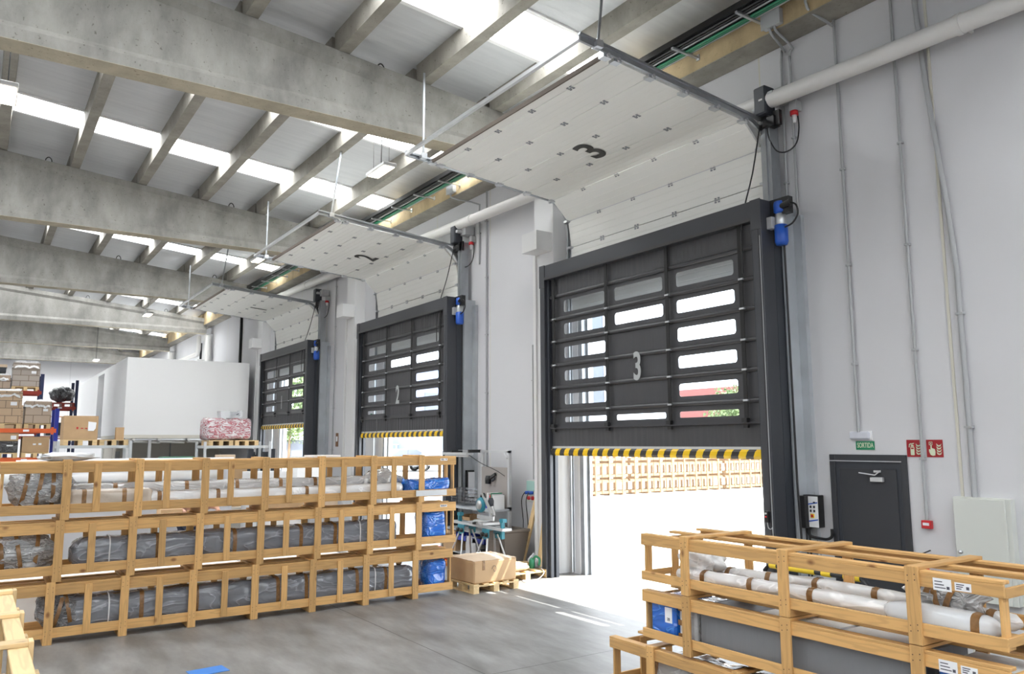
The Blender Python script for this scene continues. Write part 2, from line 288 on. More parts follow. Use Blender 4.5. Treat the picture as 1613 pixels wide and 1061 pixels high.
def T(name, label, cat, loc=(0, 0, 0), rz=0, group=None):
    o = bpy.data.objects.new(name, None); C.objects.link(o); o.location = loc; o.rotation_euler = (0, 0, rz); o.empty_display_size = .1
    o['label'] = label; o['category'] = cat
    if group: o['group'] = group
    return o
def tag(o, label, cat, group=None):
    o['label'] = label; o['category'] = cat
    if group: o['group'] = group
    return o
def st(o): o['kind'] = 'structure'; return o
def dup(r, loc, rz=None, label=None, group=None):
    c = r.copy(); C.objects.link(c); c.location = loc
    if rz is not None: c.rotation_euler = (0, 0, rz)
    if label: c['label'] = label
    if group: c['group'] = group
    for ch in r.children:
        d = ch.copy(); C.objects.link(d); d.parent = c
        for g in ch.children: e = g.copy(); C.objects.link(e); e.parent = d
    return c
def text(name, body, size, mat, parent, loc, rot, sx=1.0, depth=.002, **kw):
    cu = bpy.data.curves.new(name, 'FONT'); cu.body = body; cu.size = size; cu.extrude = depth; cu.align_x = 'CENTER'; cu.align_y = 'CENTER'
    cu.offset = kw.pop('bold', 0)
    o = bpy.data.objects.new(name, cu); C.objects.link(o); bpy.context.view_layer.update()
    me = bpy.data.meshes.new_from_object(o.evaluated_get(bpy.context.evaluated_depsgraph_get())); bpy.data.objects.remove(o)
    me.materials.clear(); me.materials.append(M[mat]); o = bpy.data.objects.new(name, me); C.objects.link(o); o.parent = parent
    o.location = loc; o.rotation_euler = rot; o.scale = (sx, 1, 1)
    for k, v in kw.items(): o[k] = v
    return o
def rrect(x0, x1, z0, z1, r, k=4):
    pts = []
    for cx, cz, a0 in ((x1-r, z1-r, 0), (x0+r, z1-r, PI/2), (x0+r, z0+r, PI), (x1-r, z0+r, 1.5*PI)):
        for i in range(k+1): a = a0+PI/2*i/k; pts.append((cx+r*math.cos(a), cz+r*math.sin(a)))
    return pts

# ================================================================ THE HALL
WY = 9.0; TH = .3
zt = lambda y: 8.92-.095*y          # top of the beams (roof slope)
zr = lambda y: zt(y)+.34            # underside of the roof sheet
DOORS = [(0.0, 0.0), (-8.3, -8.45), (-17.0, -17.2)]      # x offsets: rapid door, sectional door
BEAMX = [-2.4, -11.55, -20.85, -29.6, -38.45, -46.85, -56.0]
st(MB().box(-57, 10, -14, WY+.35, -.2, 0).build('floor', 'floor'))
wl = MB(); xs = [10]
for o, _ in DOORS: xs += [-6.65+o, -11.15+o]
xs.append(-57)
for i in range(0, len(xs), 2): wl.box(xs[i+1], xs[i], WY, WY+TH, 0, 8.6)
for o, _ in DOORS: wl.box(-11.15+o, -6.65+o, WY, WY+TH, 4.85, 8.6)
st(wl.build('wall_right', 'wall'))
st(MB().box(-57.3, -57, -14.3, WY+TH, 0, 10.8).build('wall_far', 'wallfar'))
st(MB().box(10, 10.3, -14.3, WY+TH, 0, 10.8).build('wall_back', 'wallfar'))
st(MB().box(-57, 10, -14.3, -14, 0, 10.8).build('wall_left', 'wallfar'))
strips = [(a*.987, b*.987) for a, b in [(8.0, 9.0), (3.4, 4.4), (-1.05, -.05), (-10.05, -9.05), (-15.05, -14.05), (-19.05, -18.05), (-28.2, -27.3), (-38.3, -37.4), (-41.6, -40.9), (-45.0, -44.1), (-49.0, -48.1), (-52.0, -51.0), (-55.4, -54.4)]]  # some of the far strips are added glow to brighten the far end
edges = [10]
for a, b in strips: edges += [b, a]
edges.append(-57)
rf = MB()
def sheet(mb, x0, x1, y0=-14, y1=WY+TH, t=.1, dz=0):
    mb.prism([(y0, zr(y0)+dz), (y1, zr(y1)+dz), (y1, zr(y1)+t+dz), (y0, zr(y0)+t+dz)], 0, x0, x1)
for i in range(0, len(edges), 2): sheet(rf, edges[i+1], edges[i])
st(rf.build('ceiling', 'roof'))
for i, (a, b) in enumerate(strips):
    s = MB(); sheet(s, a, b, t=.03, dz=.07); so_ = st(s.build('window_%d' % (i+1), 'skyl'))
    f = MB(); sheet(f, a-.07, a+.01, t=.03, dz=-.034); sheet(f, b-.01, b+.07, t=.03, dz=-.034); st(f.build('window_frame', 'white', so_))

# beams, purlins, columns
bn = ['nearest the camera', 'first in view, above the sectional door number 3', 'second in view, left of the sectional door number 3', 'third in view, behind the door number 2 panel',
      'fourth in view, above the white office', 'fifth in view, last one before the end wall', 'set against the white end wall']
for i, x in enumerate(BEAMX):
    t = T('concrete_beam', 'grey tapered concrete roof beam, '+bn[i], 'beam', (x, 0, 0), 0, 'concrete roof beams')
    b = MB(); y0, y1 = -13.9, 8.68
    prof = lambda y: [(-.2, 7.4), (.2, 7.4), (.2, 7.56), (.12, 7.66), (.12, zt(y)-.26), (.2, zt(y)-.16), (.2, zt(y)), (-.2, zt(y)), (-.2, zt(y)-.16), (-.12, zt(y)-.26), (-.12, 7.66), (-.2, 7.56)]
    n = 12; vs = [(p[0], y0, p[1]) for p in prof(y0)]+[(p[0], y1, p[1]) for p in prof(y1)]
    b.add(vs, [tuple(range(n)), tuple(range(n, 2*n))[::-1]]+[(k, n+k, n+(k+1) % n, (k+1) % n) for k in range(n)])
    b.build('beam_body', 'beam', t)
    MB().box(-.199, .199, -13.9, 8.67, 7.394, 7.4).build('underside', 'under_c', t)  # paler strip: ochre tone of the concrete plus light put into the colour
    for y in ((5.2, 1.0) if i in (1, 2) else (3.7, 6.9) if i > 2 else (2.2,)):
        h = MB(); h.tube([(.0, y-.07, zt(y)-.05), (0, y-.06, zt(y)+.1), (0, y, zt(y)+.16), (0, y+.06, zt(y)+.1), (0, y+.07, zt(y)-.05)], .012, 6); h.build('lifting_loop', 'black', t)
    if i: 
        c = T('concrete_column', 'white painted column on the door wall under the beam '+bn[i], 'column', (x, 0, 0), 0, 'columns along the door wall')
        MB().box(-.5, .1, 8.7, 9, 0, 7.4).build('shaft', 'column', c)
        MB().box(-.42, .05, 8.35, 8.7, 5.84, 6.2).build('corbel', 'column', c)
        MB().box(-.5, -.42, 8.66, 8.7, 0, 5.84).build('edge_strip', 'column', c)
PURL = [7.42-1.47*k for k in range(10)]
bays = ['nearest bay', 'bay over door 3', 'bay over door 2', 'bay over door 1', 'bay above the white office', 'second bay from the end wall', 'last bay by the end wall']
pm = {}
for i in range(len(BEAMX)):
    x1 = (BEAMX[i-1] if i else 6)-.06; x0 = BEAMX[i]+.06
    for k, y in enumerate(PURL):
        z = zt(y)+.012; b = MB(); L = x1-x0
        b.prism([(-.10, 0), (.10, 0), (.12, .325), (-.12, .349)], 0, 0, L)
        o = b.build('concrete_purlin', 'purlin'); o.location = (x0, y, z)
        tag(o, 'concrete purlin spanning the %s, %s from the door wall' % (bays[i], ['first', 'second', 'third', 'fourth', 'fifth', 'sixth', 'seventh', 'eighth', 'ninth', 'tenth'][k]), 'purlin', 'concrete roof purlins')
    o = MB().box(0, L, 8.55, 8.995, 7.80, 8.36).build('edge_beam', 'edge'); o.location.x = x0; MB().box(0, L, 8.553, 8.99, 7.785, 7.80).build('soffit', 'purlin', o)
    tag(o, 'ochre stained concrete edge beam along the door wall, '+bays[i], 'beam', 'edge beams')

# cable tray with cables and brackets
t = T('cable_tray', 'black cable tray with green and black cables under the roof by the door wall', 'cable tray', (0, 0, 0))
b = MB(); b.box(-29.5, 4, 8.02, 8.04, 8.03, 8.11); b.box(-29.5, 4, 8.30, 8.32, 8.03, 8.11); b.box(-29.5, 4, 8.02, 8.32, 8.02, 8.03); b.build('tray', 'black', t)
for y, z, r, mt in ((8.08, 8.0, .018, 'black'), (8.13, 7.995, .016, 'black'), (8.20, 8.0, .015, 'conduit'), (8.28, 7.99, .022, 'green'), (8.34, 8.0, .022, 'green'), (8.40, 8.01, .016, 'conduit')):
    MB().tube([(-29.5, y, z), (4, y, z)], r, 6).build('cable', mt, t)
x = 2.9
while x > -29: MB().box(x-.02, x+.02, 8.0, 8.55, 7.955, 7.985).box(x-.03, x+.03, 8.535, 8.55, 7.93, 8.02).build('bracket', 'zinc', t); x -= 1.17

# long white pipe along the wall, sloping very slightly
def pipe(xa, za, xb, zb, r, lab):
    t = T('drain_pipe', lab, 'pipe', (0, 0, 0)); MB().tube([(xa, 8.72, za), (xb, 8.72, zb)], r, 20).build('pipe_body', 'pvc', t)
    k = xa-2.2
    while k > xb: z = za+(zb-za)*(k-xa)/(xb-xa); MB().tube([(k-.03, 8.72, z), (k+.03, 8.72, z)], r+.012, 20).box(k-.015, k+.015, 8.72, 9, z-.02, z+.02).build('clamp', 'pvc', t); k -= 2.6
pipe(6, 6.60, -29.0, 7.55, .11, 'long white drain pipe running along the top of the door wall')
tag(MB().tube([(-38.9, 8.5, 7.35), (-38.9, 8.5, 6.7), (-39.1, 8.5, 6.5), (-46.5, 8.5, 6.55)], .10, 12).build('downpipe', 'pvc'), 'white drain pipe bending above the office box at the far column', 'pipe')
for i in (4, 5): tag(MB().tube([(BEAMX[i]+.3, 8.75, 7.3), (BEAMX[i]+.3, 8.75, 0)], .12, 12).build('downpipe', 'pvc'), 'white downpipe on the '+('fourth' if i == 4 else 'fifth')+' column beyond the office box', 'pipe', 'far downpipes')

# conduits on the wall
def conduit(pts, r, lab, mat='conduit', clips=True, group='grey conduits on the door wall'):
    t = T('conduit', lab, 'conduit', (0, 0, 0), 0, group); MB().tube(pts, r, 8).build('tube', mat, t)
    if clips:
        a, b = V(pts[-2]), V(pts[-1]); L = (a-b).length; k = .5
        while k < L: p = a+(b-a)*k/L; MB().box(p.x-r-.012, p.x+r+.012, p.y-r-.006, 8.995, p.z-.012, p.z+.012).build('clip', 'grey', t); k += 1.25
y = 8.965
conduit([(-6.24, 8.52, 7.84), (-6.24, 8.53, 7.76), (-6.3, y-.03, 7.68), (-6.36, y, 7.58), (-6.36, y, 6.9), (-6.36, y, .95)], .018, 'thin grey conduit from the junction box down past the red socket to the control box')
conduit([(-6.32, 8.52, 7.84), (-6.32, 8.53, 7.76), (-6.42, y-.03, 7.66), (-6.5, y, 7.55), (-6.52, y, 5.5)], .018, 'thin grey conduit beside the door 3 hoist, left one of the junction box pair')
conduit([(-5.75, 8.53, 8.2), (-5.75, 8.53, 7.85), (-5.68, y-.03, 7.7), (-5.67, y, 7.5), (-5.67, y, 2.41)], .018, 'grey conduit dropping to the emergency light over the exit door')
conduit([(-4.9, y, 7.85), (-4.9, y, 7.6), (-4.9, y, 1.42)], .018, 'grey conduit running between the two red fire signs to the alarm button')
conduit([(-4.62, y, 7.85), (-4.55, y, 6.5), (-4.41, y-.01, 5.0), (-4.36, y, 4.2), (-4.36, y, 1.7)], .03, 'thick grey conduit leading down into the cream cabinet')
conduit([(-14.2, y, 7.8), (-14.2, y, 7.6), (-14.2, y, 1.2)], .018, 'grey conduit just right of door 2')
conduit([(-12.5, y, 4.2), (-12.5, y, 4.0), (-12.5, y, 1.6)], .015, 'short grey conduit above the socket box by door 3')
conduit([(-22.9, y, 7.8), (-22.9, y, 7.6), (-22.9, y, 1.8)], .018, 'grey conduit just right of door 1')
conduit([(-36.4, y, 8.1), (-34.6, y, 8.1), (-34.2, y, 7.9), (-33.4, y, 7.8), (-33.4, y, 5.2)], .07, 'thick black pipe dropping down the wall above the office box', 'black', False, None)
conduit([(-40.5, y, 7.2), (-40.5, y, 7), (-40.5, y, 5)], .06, 'thick black pipe on the wall behind the fourth column', 'black', False, None)
tag(MB().box(-4.515, -4.485, 8.985, 8.999, 0, 7.8).build('joint_sealant', plain('aged_sealant', (.62, .60, .52), .8)), 'yellowish sealed panel joint left of the thick conduit', 'joint')
t = T('junction_box', 'grey junction box on the edge beam above door 3', 'junction box', (-6.27, 8.55, 7.92)); MB().box(-.14, .14, -.09, 0, -.1, .12).build('box_body', 'grey', t, .008); MB().box(-.15, .15, -.1, -.09, -.11, .13).build('lid', 'grey', t)
dup(t, (-14.95, 8.55, 7.95), label='grey junction box on the edge beam right of door 2')
conduit([(-14.95, 8.52, 7.86), (-14.95, 8.53, 7.75), (-14.6, y, 7.6), (-14.5, y, 7.4), (-14.5, y, 6.2)], .018, 'grey conduit from the junction box above door 2')

# ================================================================ DOCK DOORS
def dock_door(n, ox, oh, rows, zf, num):
    """rows: z (low, high, kinds 'LMR') of the window rows; zf: top of the plain flap; num: (z centre)"""
    where = 'dock door number %d' % n
    rnk = {3: 'nearest', 2: 'middle', 1: 'farthest'}[n]
    t = T('rapid_door', 'anthracite fabric rapid roll door with grey number %d, the %s dock door' % (n, rnk), 'dock door', (ox, 0, 0), 0, 'rapid doors')
    XL, XR = -11.355, -6.46
    MB().box(XL, XL+.13, 8.31, 8.56, 0, 5.2).build('post', 'dark', t, .006)
    p = MB().box(XR-.15, XR, 8.31, 8.56, 0, 5.2).build('post', 'dark', t, .006)
    MB().box(XR-.055, XR-.048, 8.304, 8.31, 0, 5.15).build('post_trim', 'rib', p)
    h = MB().box(XL, XR, 8.31, 8.60, 5.19, 5.46).build('header', 'dark', t, .006)
    MB().box(XL+.14, XR-.16, 8.296, 8.31, 5.19, 5.235).build('header_lip', 'rib', h)
    MB().box(XL-.004, XL+.15, 8.30, 8.31, 5.06, 5.465).box(XR-.16, XR+.004, 8.30, 8.31, 5.06, 5.465).build('corner_plate', 'dark', h)
    MB().box(XR-.03, XR-.001, 8.56, 8.72, 0, 5.4).build('side_closer', 'darks', t)
    for a, b in ((XL+.14, XL+.2), (XR-.2, XR-.14)): MB().box(a, b, 8.36, 8.42, 0, 5.19).box(a, b, 8.47, 8.53, 0, 5.19).build('guide_rail', 'darks', t)
    x0, x1 = XL+.16, XR-.15; Y = 8.43
    cols = [(-10.804, -9.718), (-9.472, -8.392), (-8.111, -7.037)]
    cb = [x0, -9.60, -8.243, x1]
    # curtain: cells with rounded window openings
    zc = [r_[0] for r_ in rows]; tops = [5.05]+[ (rows[i][0]+rows[i+1][1])/2 for i in range(len(rows)-1)]; bots = tops[1:]+[zf]
    cur = MB()
    sheets = [(cb[0], cb[3], tops[0]+.0-.16, 5.19)]
    def cell(xa, xb, za, zb_, hole):
        if not hole: cur.box(xa, xb, Y-.003, Y+.003, za, zb_); return
        inn = rrect(*hole, .042 if hole[3]-hole[2] > .13 else .025); n_ = len(inn); out = []
        cx, cz = (hole[0]+hole[1])/2, (hole[2]+hole[3])/2
        for i, (px, pz) in enumerate(inn):
            q = i//5; j = i % 5
            corner = [(xb, zb_), (xa, zb_), (xa, za), (xb, za)][q]
            if j == 2: out.append(corner)
            elif (q, j) in ((0, 0), (0, 1), (3, 3), (3, 4)): out.append((xb, pz))
            elif (q, j) in ((0, 3), (0, 4), (1, 0), (1, 1)): out.append((px, zb_))
            elif (q, j) in ((1, 3), (1, 4), (2, 0), (2, 1)): out.append((xa, pz))
            else: out.append((px, za))
        for s, yy in ((1, Y-.003), (-1, Y+.003)):
            vs = [(a, yy, b) for a, b in inn]+[(a, yy, b) for a, b in out]
            cur.add(vs, [(i, (i+1) % n_, n_+(i+1) % n_, n_+i)[::s] for i in range(n_)])
        cur.add([(a, Y-.003, b) for a, b in inn]+[(a, Y+.003, b) for a, b in inn], [(i, (i+1) % n_, n_+(i+1) % n_, n_+i) for i in range(n_)])
    cells = []
    for i, (z0, z1, kinds) in enumerate(rows):
        for j, kx in enumerate('LMR'):
            hole = (cols[j][0], cols[j][1], z0, z1) if kx in kinds else None
            cell(cb[j], cb[j+1], bots[i], tops[i] if i else 4.89, hole)
            if hole: cells.append(hole)
    # pleated top band, slightly gathered
    N_ = 150; random.seed(n)
    for zz0, zz1, amp in ((4.89, 5.19, .010), (zf-.40, zf-.07, .005 if n == 3 else .011)):
        vs = []; 
        for i in range(N_+1):
            xx = x0+(x1-x0)*i/N_; d = amp*math.sin(i*1.9+2*math.sin(i*.3))+amp*.6*noise.noise(V((i*.35, n, 0)))
            vs += [(xx, Y-.012+d, zz0), (xx+.01*math.sin(i), Y-.012+d*.4, zz1)]
        cur.add(vs, [(2*i, 2*i+2, 2*i+3, 2*i+1) for i in range(N_)], True)
    cv = cur.build('curtain', 'fabric', t)
    for hh in cells:
        MB().prism(rrect(hh[0]-.01, hh[1]+.01, hh[2]-.01, hh[3]+.01, .042 if hh[3]-hh[2] > .13 else .025), 1, Y-.0015, Y+.0015).build('window_pane', 'pane', cv)
    for z in [4.87]+bots[:-1]:
        b = MB(); b.tube([(x0, Y-.015, z), (x1, Y-.015, z)], .034, 8); b.build('reinforcing_tube', 'rib', t)
    b = MB(); b.box(x0, x1, Y-.06, Y+.03, zf-.075, zf-.045).box(x0, x1, Y-.035, Y+.02, zf-.045, zf).build('lower_bar', 'rib', t)
    zb = zf-.41
    MB().box(x0, x1, Y-.02, Y+.02, zb, zb+.035).build('edge_profile', 'alu', t)
    b = MB(); b.prism([(Y-.045, zb-.03), (Y-.02, zb), (Y+.02, zb), (Y+.045, zb-.03), (Y+.045, zb-.09), (Y+.02, zb-.125), (Y-.02, zb-.125), (Y-.045, zb-.09)], 0, x0-.02, x1+.02); b.build('safety_edge', 'haz', t)
    for X in (-11.02, -9.61, -8.243, -6.868):
        s = MB(); s.box(X-.032, X+.032, Y-.07, Y-.062, zf-.02, 5.2)
        s_ = s.build('lifting_strap', 'strap', t)
        for z in bots[:-1]: MB().box(X-.04, X+.04, Y-.078, Y-.03, z-.012, z+.012).build('strap_clip', 'zinc', s_)
        MB().box(X-.05, X+.035, Y-.11, Y-.05, zf-.06, zf+.0).box(X-.045, X+.03, Y-.085, Y-.05, zf-.13, zf-.085).build('buckle', 'black', t)
    text('number', str(n), .60, 'numg', t, (-8.93, Y-.075 if n != 3 else Y-.05, num), (PI/2, 0, 0), .66, .003, bold=.012)
    MB().tube([(x0, 8.52, 5.30), (x1, 8.52, 5.30)], .08, 14).build('roller', 'dark', t)

    # motor of the rapid door
    t = T('door_motor', 'blue gear motor at the top right corner of rapid door %d' % n, 'motor', (ox-6.33, 8.55, 5.30), 0, 'rapid door motors')
    MB().lathe([(0, .12), (.075, .12), (.085, .08), (.085, -.02), (.06, -.04)], (0, 0, 0)).build('gearbox', 'blue', t)
    MB().lathe([(.06, -.04), (.07, -.05), (.07, -.18), (.06, -.2)], (0, 0, 0)).build('collar', 'zinc', t)
    MB().lathe([(.07, -.19), (.088, -.2), (.088, -.42), (.07, -.46), (0, -.46)], (0, 0, 0)).build('motor_body', 'blue', t)
    MB().box(-.19, -.05, -.12, -.02, -.24, -.08).build('terminal_box', 'grey', t, .006)
    MB().box(-.13, .16, -.04, .05, -.06, .16).build('mounting_plate', 'black', t)
    MB().tube([(.05, -.03, .04), (.2, -.05, .06)], .045, 10).build('brake', 'black', t)
    MB().tube([(.2, -.05, .06), (.28, -.05, 0), (.29, -.04, -.12), (.2, -.04, -.22), (.08, -.03, -.24)], .012, 6).build('cable', 'black', t)
    MB().tube([(.0, .05, -.46), (.0, .07, -3.5), (.02, .07, -4.2)], .014, 6).build('down_cable', 'black', t)

    # sectional overhead door parked on its rails
    nm = {3: 'nearest, with the big black 3', 2: 'middle, with the black 2', 1: 'farthest, with the black 1'}[n]
    t = T('sectional_door', 'raised white sectional overhead door, '+nm, 'overhead door', (oh, 0, 0), 0, 'sectional doors')
    z0 = lambda y: 6.967-.0915*(y-5.52)
    Ys = [5.955, 6.12, 6.69, 7.28, 7.87, 8.44]
    pth = [(y, z0(y)-.03) for y in Ys]+[(8.80, 6.33), (8.87, 5.85), (8.87, 5.27), (8.87, 4.63)]
    for i in range(len(pth)-1):
        (ya, za), (yb, zb2) = pth[i], pth[i+1]; d = V((0, yb-ya, zb2-za)); L = d.length; d /= L; nn = V((0, d.z, -d.y))  # towards room/down
        if nn.z > 0: nn = -nn
        if abs(nn.z) < .05 and nn.y > 0: nn = -nn
        g = .006; A = V((0, ya, za))+d*g; B = V((0, yb, zb2))-d*g; b = MB()
        # shallow horizontal ribs on the room face
        k = max(1, int(L/.1)); prof = []
        for j in range(k+1):
            p = A+(B-A)*j/k
            if 0 < j < k: prof += [p-d*.008, p-nn*.004, p+d*.008]
            else: prof.append(p)
        back = [B-nn*.04, A-nn*.04]; poly = [(p.y, p.z) for p in prof+back]
        b.prism(poly, 0, -11.12, -6.78); pn = b.build('door_panel', 'panel', t)
        if i:
            hb = MB()
            for X in (-10.25, -9.38, -8.52, -7.65):
                c = A+nn*.006+V((X, 0, 0)); 
                for s in (-1, 1):
                    for q in (-1, 1): e = c+d*s*.028+V((q*.03, 0, 0)); hb.bar(e-V((.016, 0, 0)), e+V((.016, 0, 0)), .022, .010, up=nn)
                hb.tube([c-V((.045, 0, 0)), c+V((.045, 0, 0))], .007, 6)
            hb.build('hinge', 'hinge', t)
        for X, s in ((-11.12, -1), (-6.78, 1)):
            c = A+nn*.012; r_ = MB(); r_.box(X-.05, X+.05, c.y-.06, c.y+.06, c.z-.02, c.z+.02); r_.tube([(X, c.y, c.z), (X+s*.09, c.y, c.z)], .008, 6); r_.tube([(X+s*.06, c.y, c.z), (X+s*.085, c.y, c.z)], .025, 10)
            r_.build('roller', 'zinc', t)
    if n > 1 or True:
        tx = text('number', str(n), .74, 'print', t, (-8.96, 7.58, z0(7.58)-.042), (PI-.0913, 0, 0), 1.0, .002, bold=.016)
        if n == 3: tx.rotation_euler = (PI-.0913, 0, 0)
    # tracks
    for X, nmx in ((-11.2, 'L'), (-6.7, 'R')):
        b = MB(); s = 1 if X < -9 else -1
        pts = [V((X, 5.52, z0(5.52))), V((X, 8.35, z0(8.35)))]
        for k in range(1, 8): a = k/8*PI/2; pts.append(V((X, 8.35+.5*math.sin(a), z0(8.35)-.5*(1-math.cos(a)))))
        pts += [V((X, 8.86, 6.15)), V((X, 8.86, .05))]
        for i in range(len(pts)-1):
            b.bar(pts[i], pts[i+1], .004, .06, up=(pts[i+1]-pts[i]).cross(V((1, 0, 0))))
            up = (pts[i+1]-pts[i]).cross(V((1, 0, 0))).normalized()
            for q in (-1, 1): b.bar(pts[i]+up*.03*q+V((s*.015, 0, 0)), pts[i+1]+up*.03*q+V((s*.015, 0, 0)), .034, .004, up=up)
        b.build('track', 'galv', t)
        MB().bar((X, 5.5, z0(5.5)+.045), (X, 8.75, z0(8.75)+.045), .05, .03).build('track_angle', 'galv', t)
        hx = X+(.1 if X < -9 else 0); hy = 5.78
        yb = 5.96 if X > -9 else 5.78
        hg = MB().bar((hx, hy, z0(hy)), (hx, yb, zt(yb)+.03), .035, .012, up=(1, 0, 0)).build('hanger', 'galv', t)
        MB().box(hx-.05, hx+.05, hy-.05, hy+.05, z0(hy)-.03, z0(hy)+.06).build('hanger_plate', 'zinc', t)
    MB().bar((-11.2, 5.52, 6.967), (-6.7, 5.52, 6.967), .05, .05).build('end_bar', 'alu', t)
    MB().box(-11.1, -6.8, 5.93, 5.955, z0(5.95)-.055, z0(5.95)+.005).build('bottom_seal', 'seal', t)
    # galvanised cover of the vertical track
    cv_ = T('track_cover', 'galvanised sheet cover on the wall right of dock door %d' % n, 'cover', (ox, 0, 0), 0, 'track covers')
    MB().box(-6.72, -6.42, 8.72, 9, 0, 5.42).build('cover_sheet', 'galvd', cv_); MB().box(-6.42, -6.30, 8.93, 9, 0, 5.3).build('flange', 'galvd', cv_); MB().box(-6.55, -6.54, 8.70, 8.72, 0, 5.42).box(-6.45, -6.44, 8.70, 8.72, 0, 5.42).build('seam', 'galv', cv_)
    MB().box(-6.72, -6.56, 8.72, 8.9, 5.42, 6.75).box(-6.66, -6.62, 8.70, 8.72, 5.42, 6.7).build('upper_channel', 'galv', cv_)
    if n > 1 : cv_.location.x = ox
    # hoist on the shaft
    hs = T('door_hoist', 'dark grey operator at the top of sectional door %d track' % n, 'motor', (oh-6.62, 8.72, 6.72), 0, 'sectional door operators')
    MB().box(-.10, .10, -.12, .10, .02, .42).build('housing', 'darks', hs, .02); MB().lathe([(0, -.14), (.05, -.14), (.06, -.1), (.06, .0), (0, 0)], (.0, 0, -.0)).build('gear', 'black', hs)
    MB().box(.12, .35, .02, .24, .18, .36).box(.12, .2, -.1, .24, .24, .3).build('wall_bracket', 'grey', hs); MB().tube([(-.16, -.02, .16), (-.1, -.02, .16)], .06, 12).build('end_cap', 'zinc', hs)
    MB().box(-.1, .16, -.04, .1, -.16, -.02).box(.12, .22, 0, .06, -.16, .05).build('chain_box', 'black', hs)
    MB().tube([(.02, 0, -.1), (.04, .0, -.3), (.12, .05, -.5), (.24, .12, -.53), (.33, .2, -.42), (.35, .24, -.2), (.335, .245, .0)], .010, 6).build('power_cable', 'black', hs)
    MB().tube([(-.06, -.05, -.1), (-.10, -.2, -.8), (-.17, -.38, -1.5), (-.17, -.40, -2.2)], .010, 6).build('control_cable', 'black', hs)
    ps = T('power_socket', 'red industrial plug in a grey wall socket by sectional door %d' % n, 'socket', (oh-6.29, 8.95, 6.72), 0, 'red industrial sockets')
    MB().box(-.06, .06, -.09, .05, .02, .16).build('socket_box', 'grey', ps, .01); MB().lathe([(0, -.03), (.055, -.03), (.055, .03), (.0, .03)], (0, -.05, -.01)).build('collar', 'red', ps); MB().lathe([(0, -.14), (.02, -.14), (.035, -.03), (0, -.03)], (0, -.05, 0)).build('plug', 'white', ps)

std = lambda zs: zs
dock_door(3, DOORS[0][0], DOORS[0][1], [(4.56, 4.775, 'LMR'), (4.17, 4.36, 'LMR'), (3.75, 3.95, 'LR'), (3.36, 3.535, 'LR'), (2.948, 3.133, 'LR'), (2.645, 2.733, 'LMR')], 2.61, 3.44)
dock_door(2, DOORS[1][0], DOORS[1][1], [(4.545, 4.75, 'LMR'), (4.145, 4.325, 'LMR'), (3.72, 3.90, 'LR'), (3.345, 3.51, 'LR'), (3.03, 3.115, 'LR')], 2.97, 3.425)
dock_door(1, DOORS[2][0], DOORS[2][1], [(4.545, 4.785, 'LMR'), (4.175, 4.375, 'LMR'), (3.77, 3.99, 'LR'), (3.385, 3.57, 'LR')], 3.32, 3.62)

# ================================================================ WALL ITEMS RIGHT OF DOOR 3
t = T('exit_door', 'dark anthracite personnel door with silver closer, right of dock door 3', 'door', (-6.1, 9, 0))
b = MB(); b.box(0, .075, -.03, 0, 0, 2.14).box(.925, 1.0, -.03, 0, 0, 2.14).box(.075, .925, -.03, 0, 2.06, 2.14); b.build('door_frame', 'door', t, .004)
MB().box(.075, .925, -.012, -.001, 0, 2.06).build('rebate', 'darks', t)
MB().box(.13, .87, -.025, -.012, .01, 1.97).build('leaf', 'door', t, .003)
MB().box(.01, .94, -.036, -.03, 2.055, 2.068).build('weather_strip', 'conduit', t)
MB().box(.56, .72, -.075, -.025, 1.82, 1.875).build('closer_body', 'alu', t, .006)
MB().bar((.62, -.06, 1.9), (.44, -.10, 1.925), .02, .012).bar((.62, -.06, 1.9), (.68, -.03, 1.955), .05, .012).box(.60, .68, -.05, -.025, 1.93, 1.955).build('closer_arm', 'alu', t)
MB().box(.16, .84, -.085, -.065, 1.0, 1.03).box(.16, .2, -.085, -.02, .98, 1.05).box(.8, .84, -.085, -.02, .98, 1.05).build('panic_bar', 'black', t)
t = T('emergency_light', 'pale emergency light fitting above the green exit sign', 'emergency light', (-5.66, 9, 2.37)); MB().box(-.14, .13, -.05, 0, -.05, .05).build('diffuser', plain('frosted_cover', (.60, .62, .68), .3), t, .02); MB().box(-.14, .145, -.02, 0, -.055, .055).build('base', 'white', t)
t = T('exit_sign', 'green exit sign reading SORTIDA above the personnel door', 'sign', (-5.61, 8.996, 2.25)); MB().box(-.125, .12, -.004, 0, -.052, .052).build('plate', 'signg', t)
text('lettering', 'SORTIDA', .085, 'glow', t, (0, -.0055, 0), (PI/2, 0, 0), .60, .001, bold=.0012)
def flames(b, x0, z0, s):
    for k in range(4):
        z = z0+k*.034*s; b.prism([(x0, z), (x0+.02*s, z-.012*s), (x0+.045*s, z-.006*s), (x0+.06*s, z+.028*s), (x0+.043*s, z+.012*s), (x0+.02*s, z+.006*s), (x0-.006*s, z+.03*s)], 1, -.006, -.0035)
t = T('fire_sign', 'red sign with an extinguisher and flames, left of the pair', 'sign', (-5.093, 8.996, 2.12)); MB().box(0, .18, -.0035, 0, 0, .195).build('plate', 'signr', t)
b = MB(); b.prism(rrect(.045, .09, .02, .115, .008), 1, -.006, -.0035).prism([(.047, .12), (.088, .12), (.078, .138), (.057, .138)], 1, -.006, -.0035).prism([(.05, .14), (.09, .15), (.088, .16), (.045, .152)], 1, -.006, -.0035).prism([(.05, .158), (.03, .145), (.026, .11), (.034, .11), (.038, .138), (.055, .148)], 1, -.006, -.0035); flames(b, .115, .035, .9)
b.build('pictogram', 'glow', t); MB().box(.052, .083, -.0068, -.006, .09, .106).build('extinguisher_label', 'signr', t)
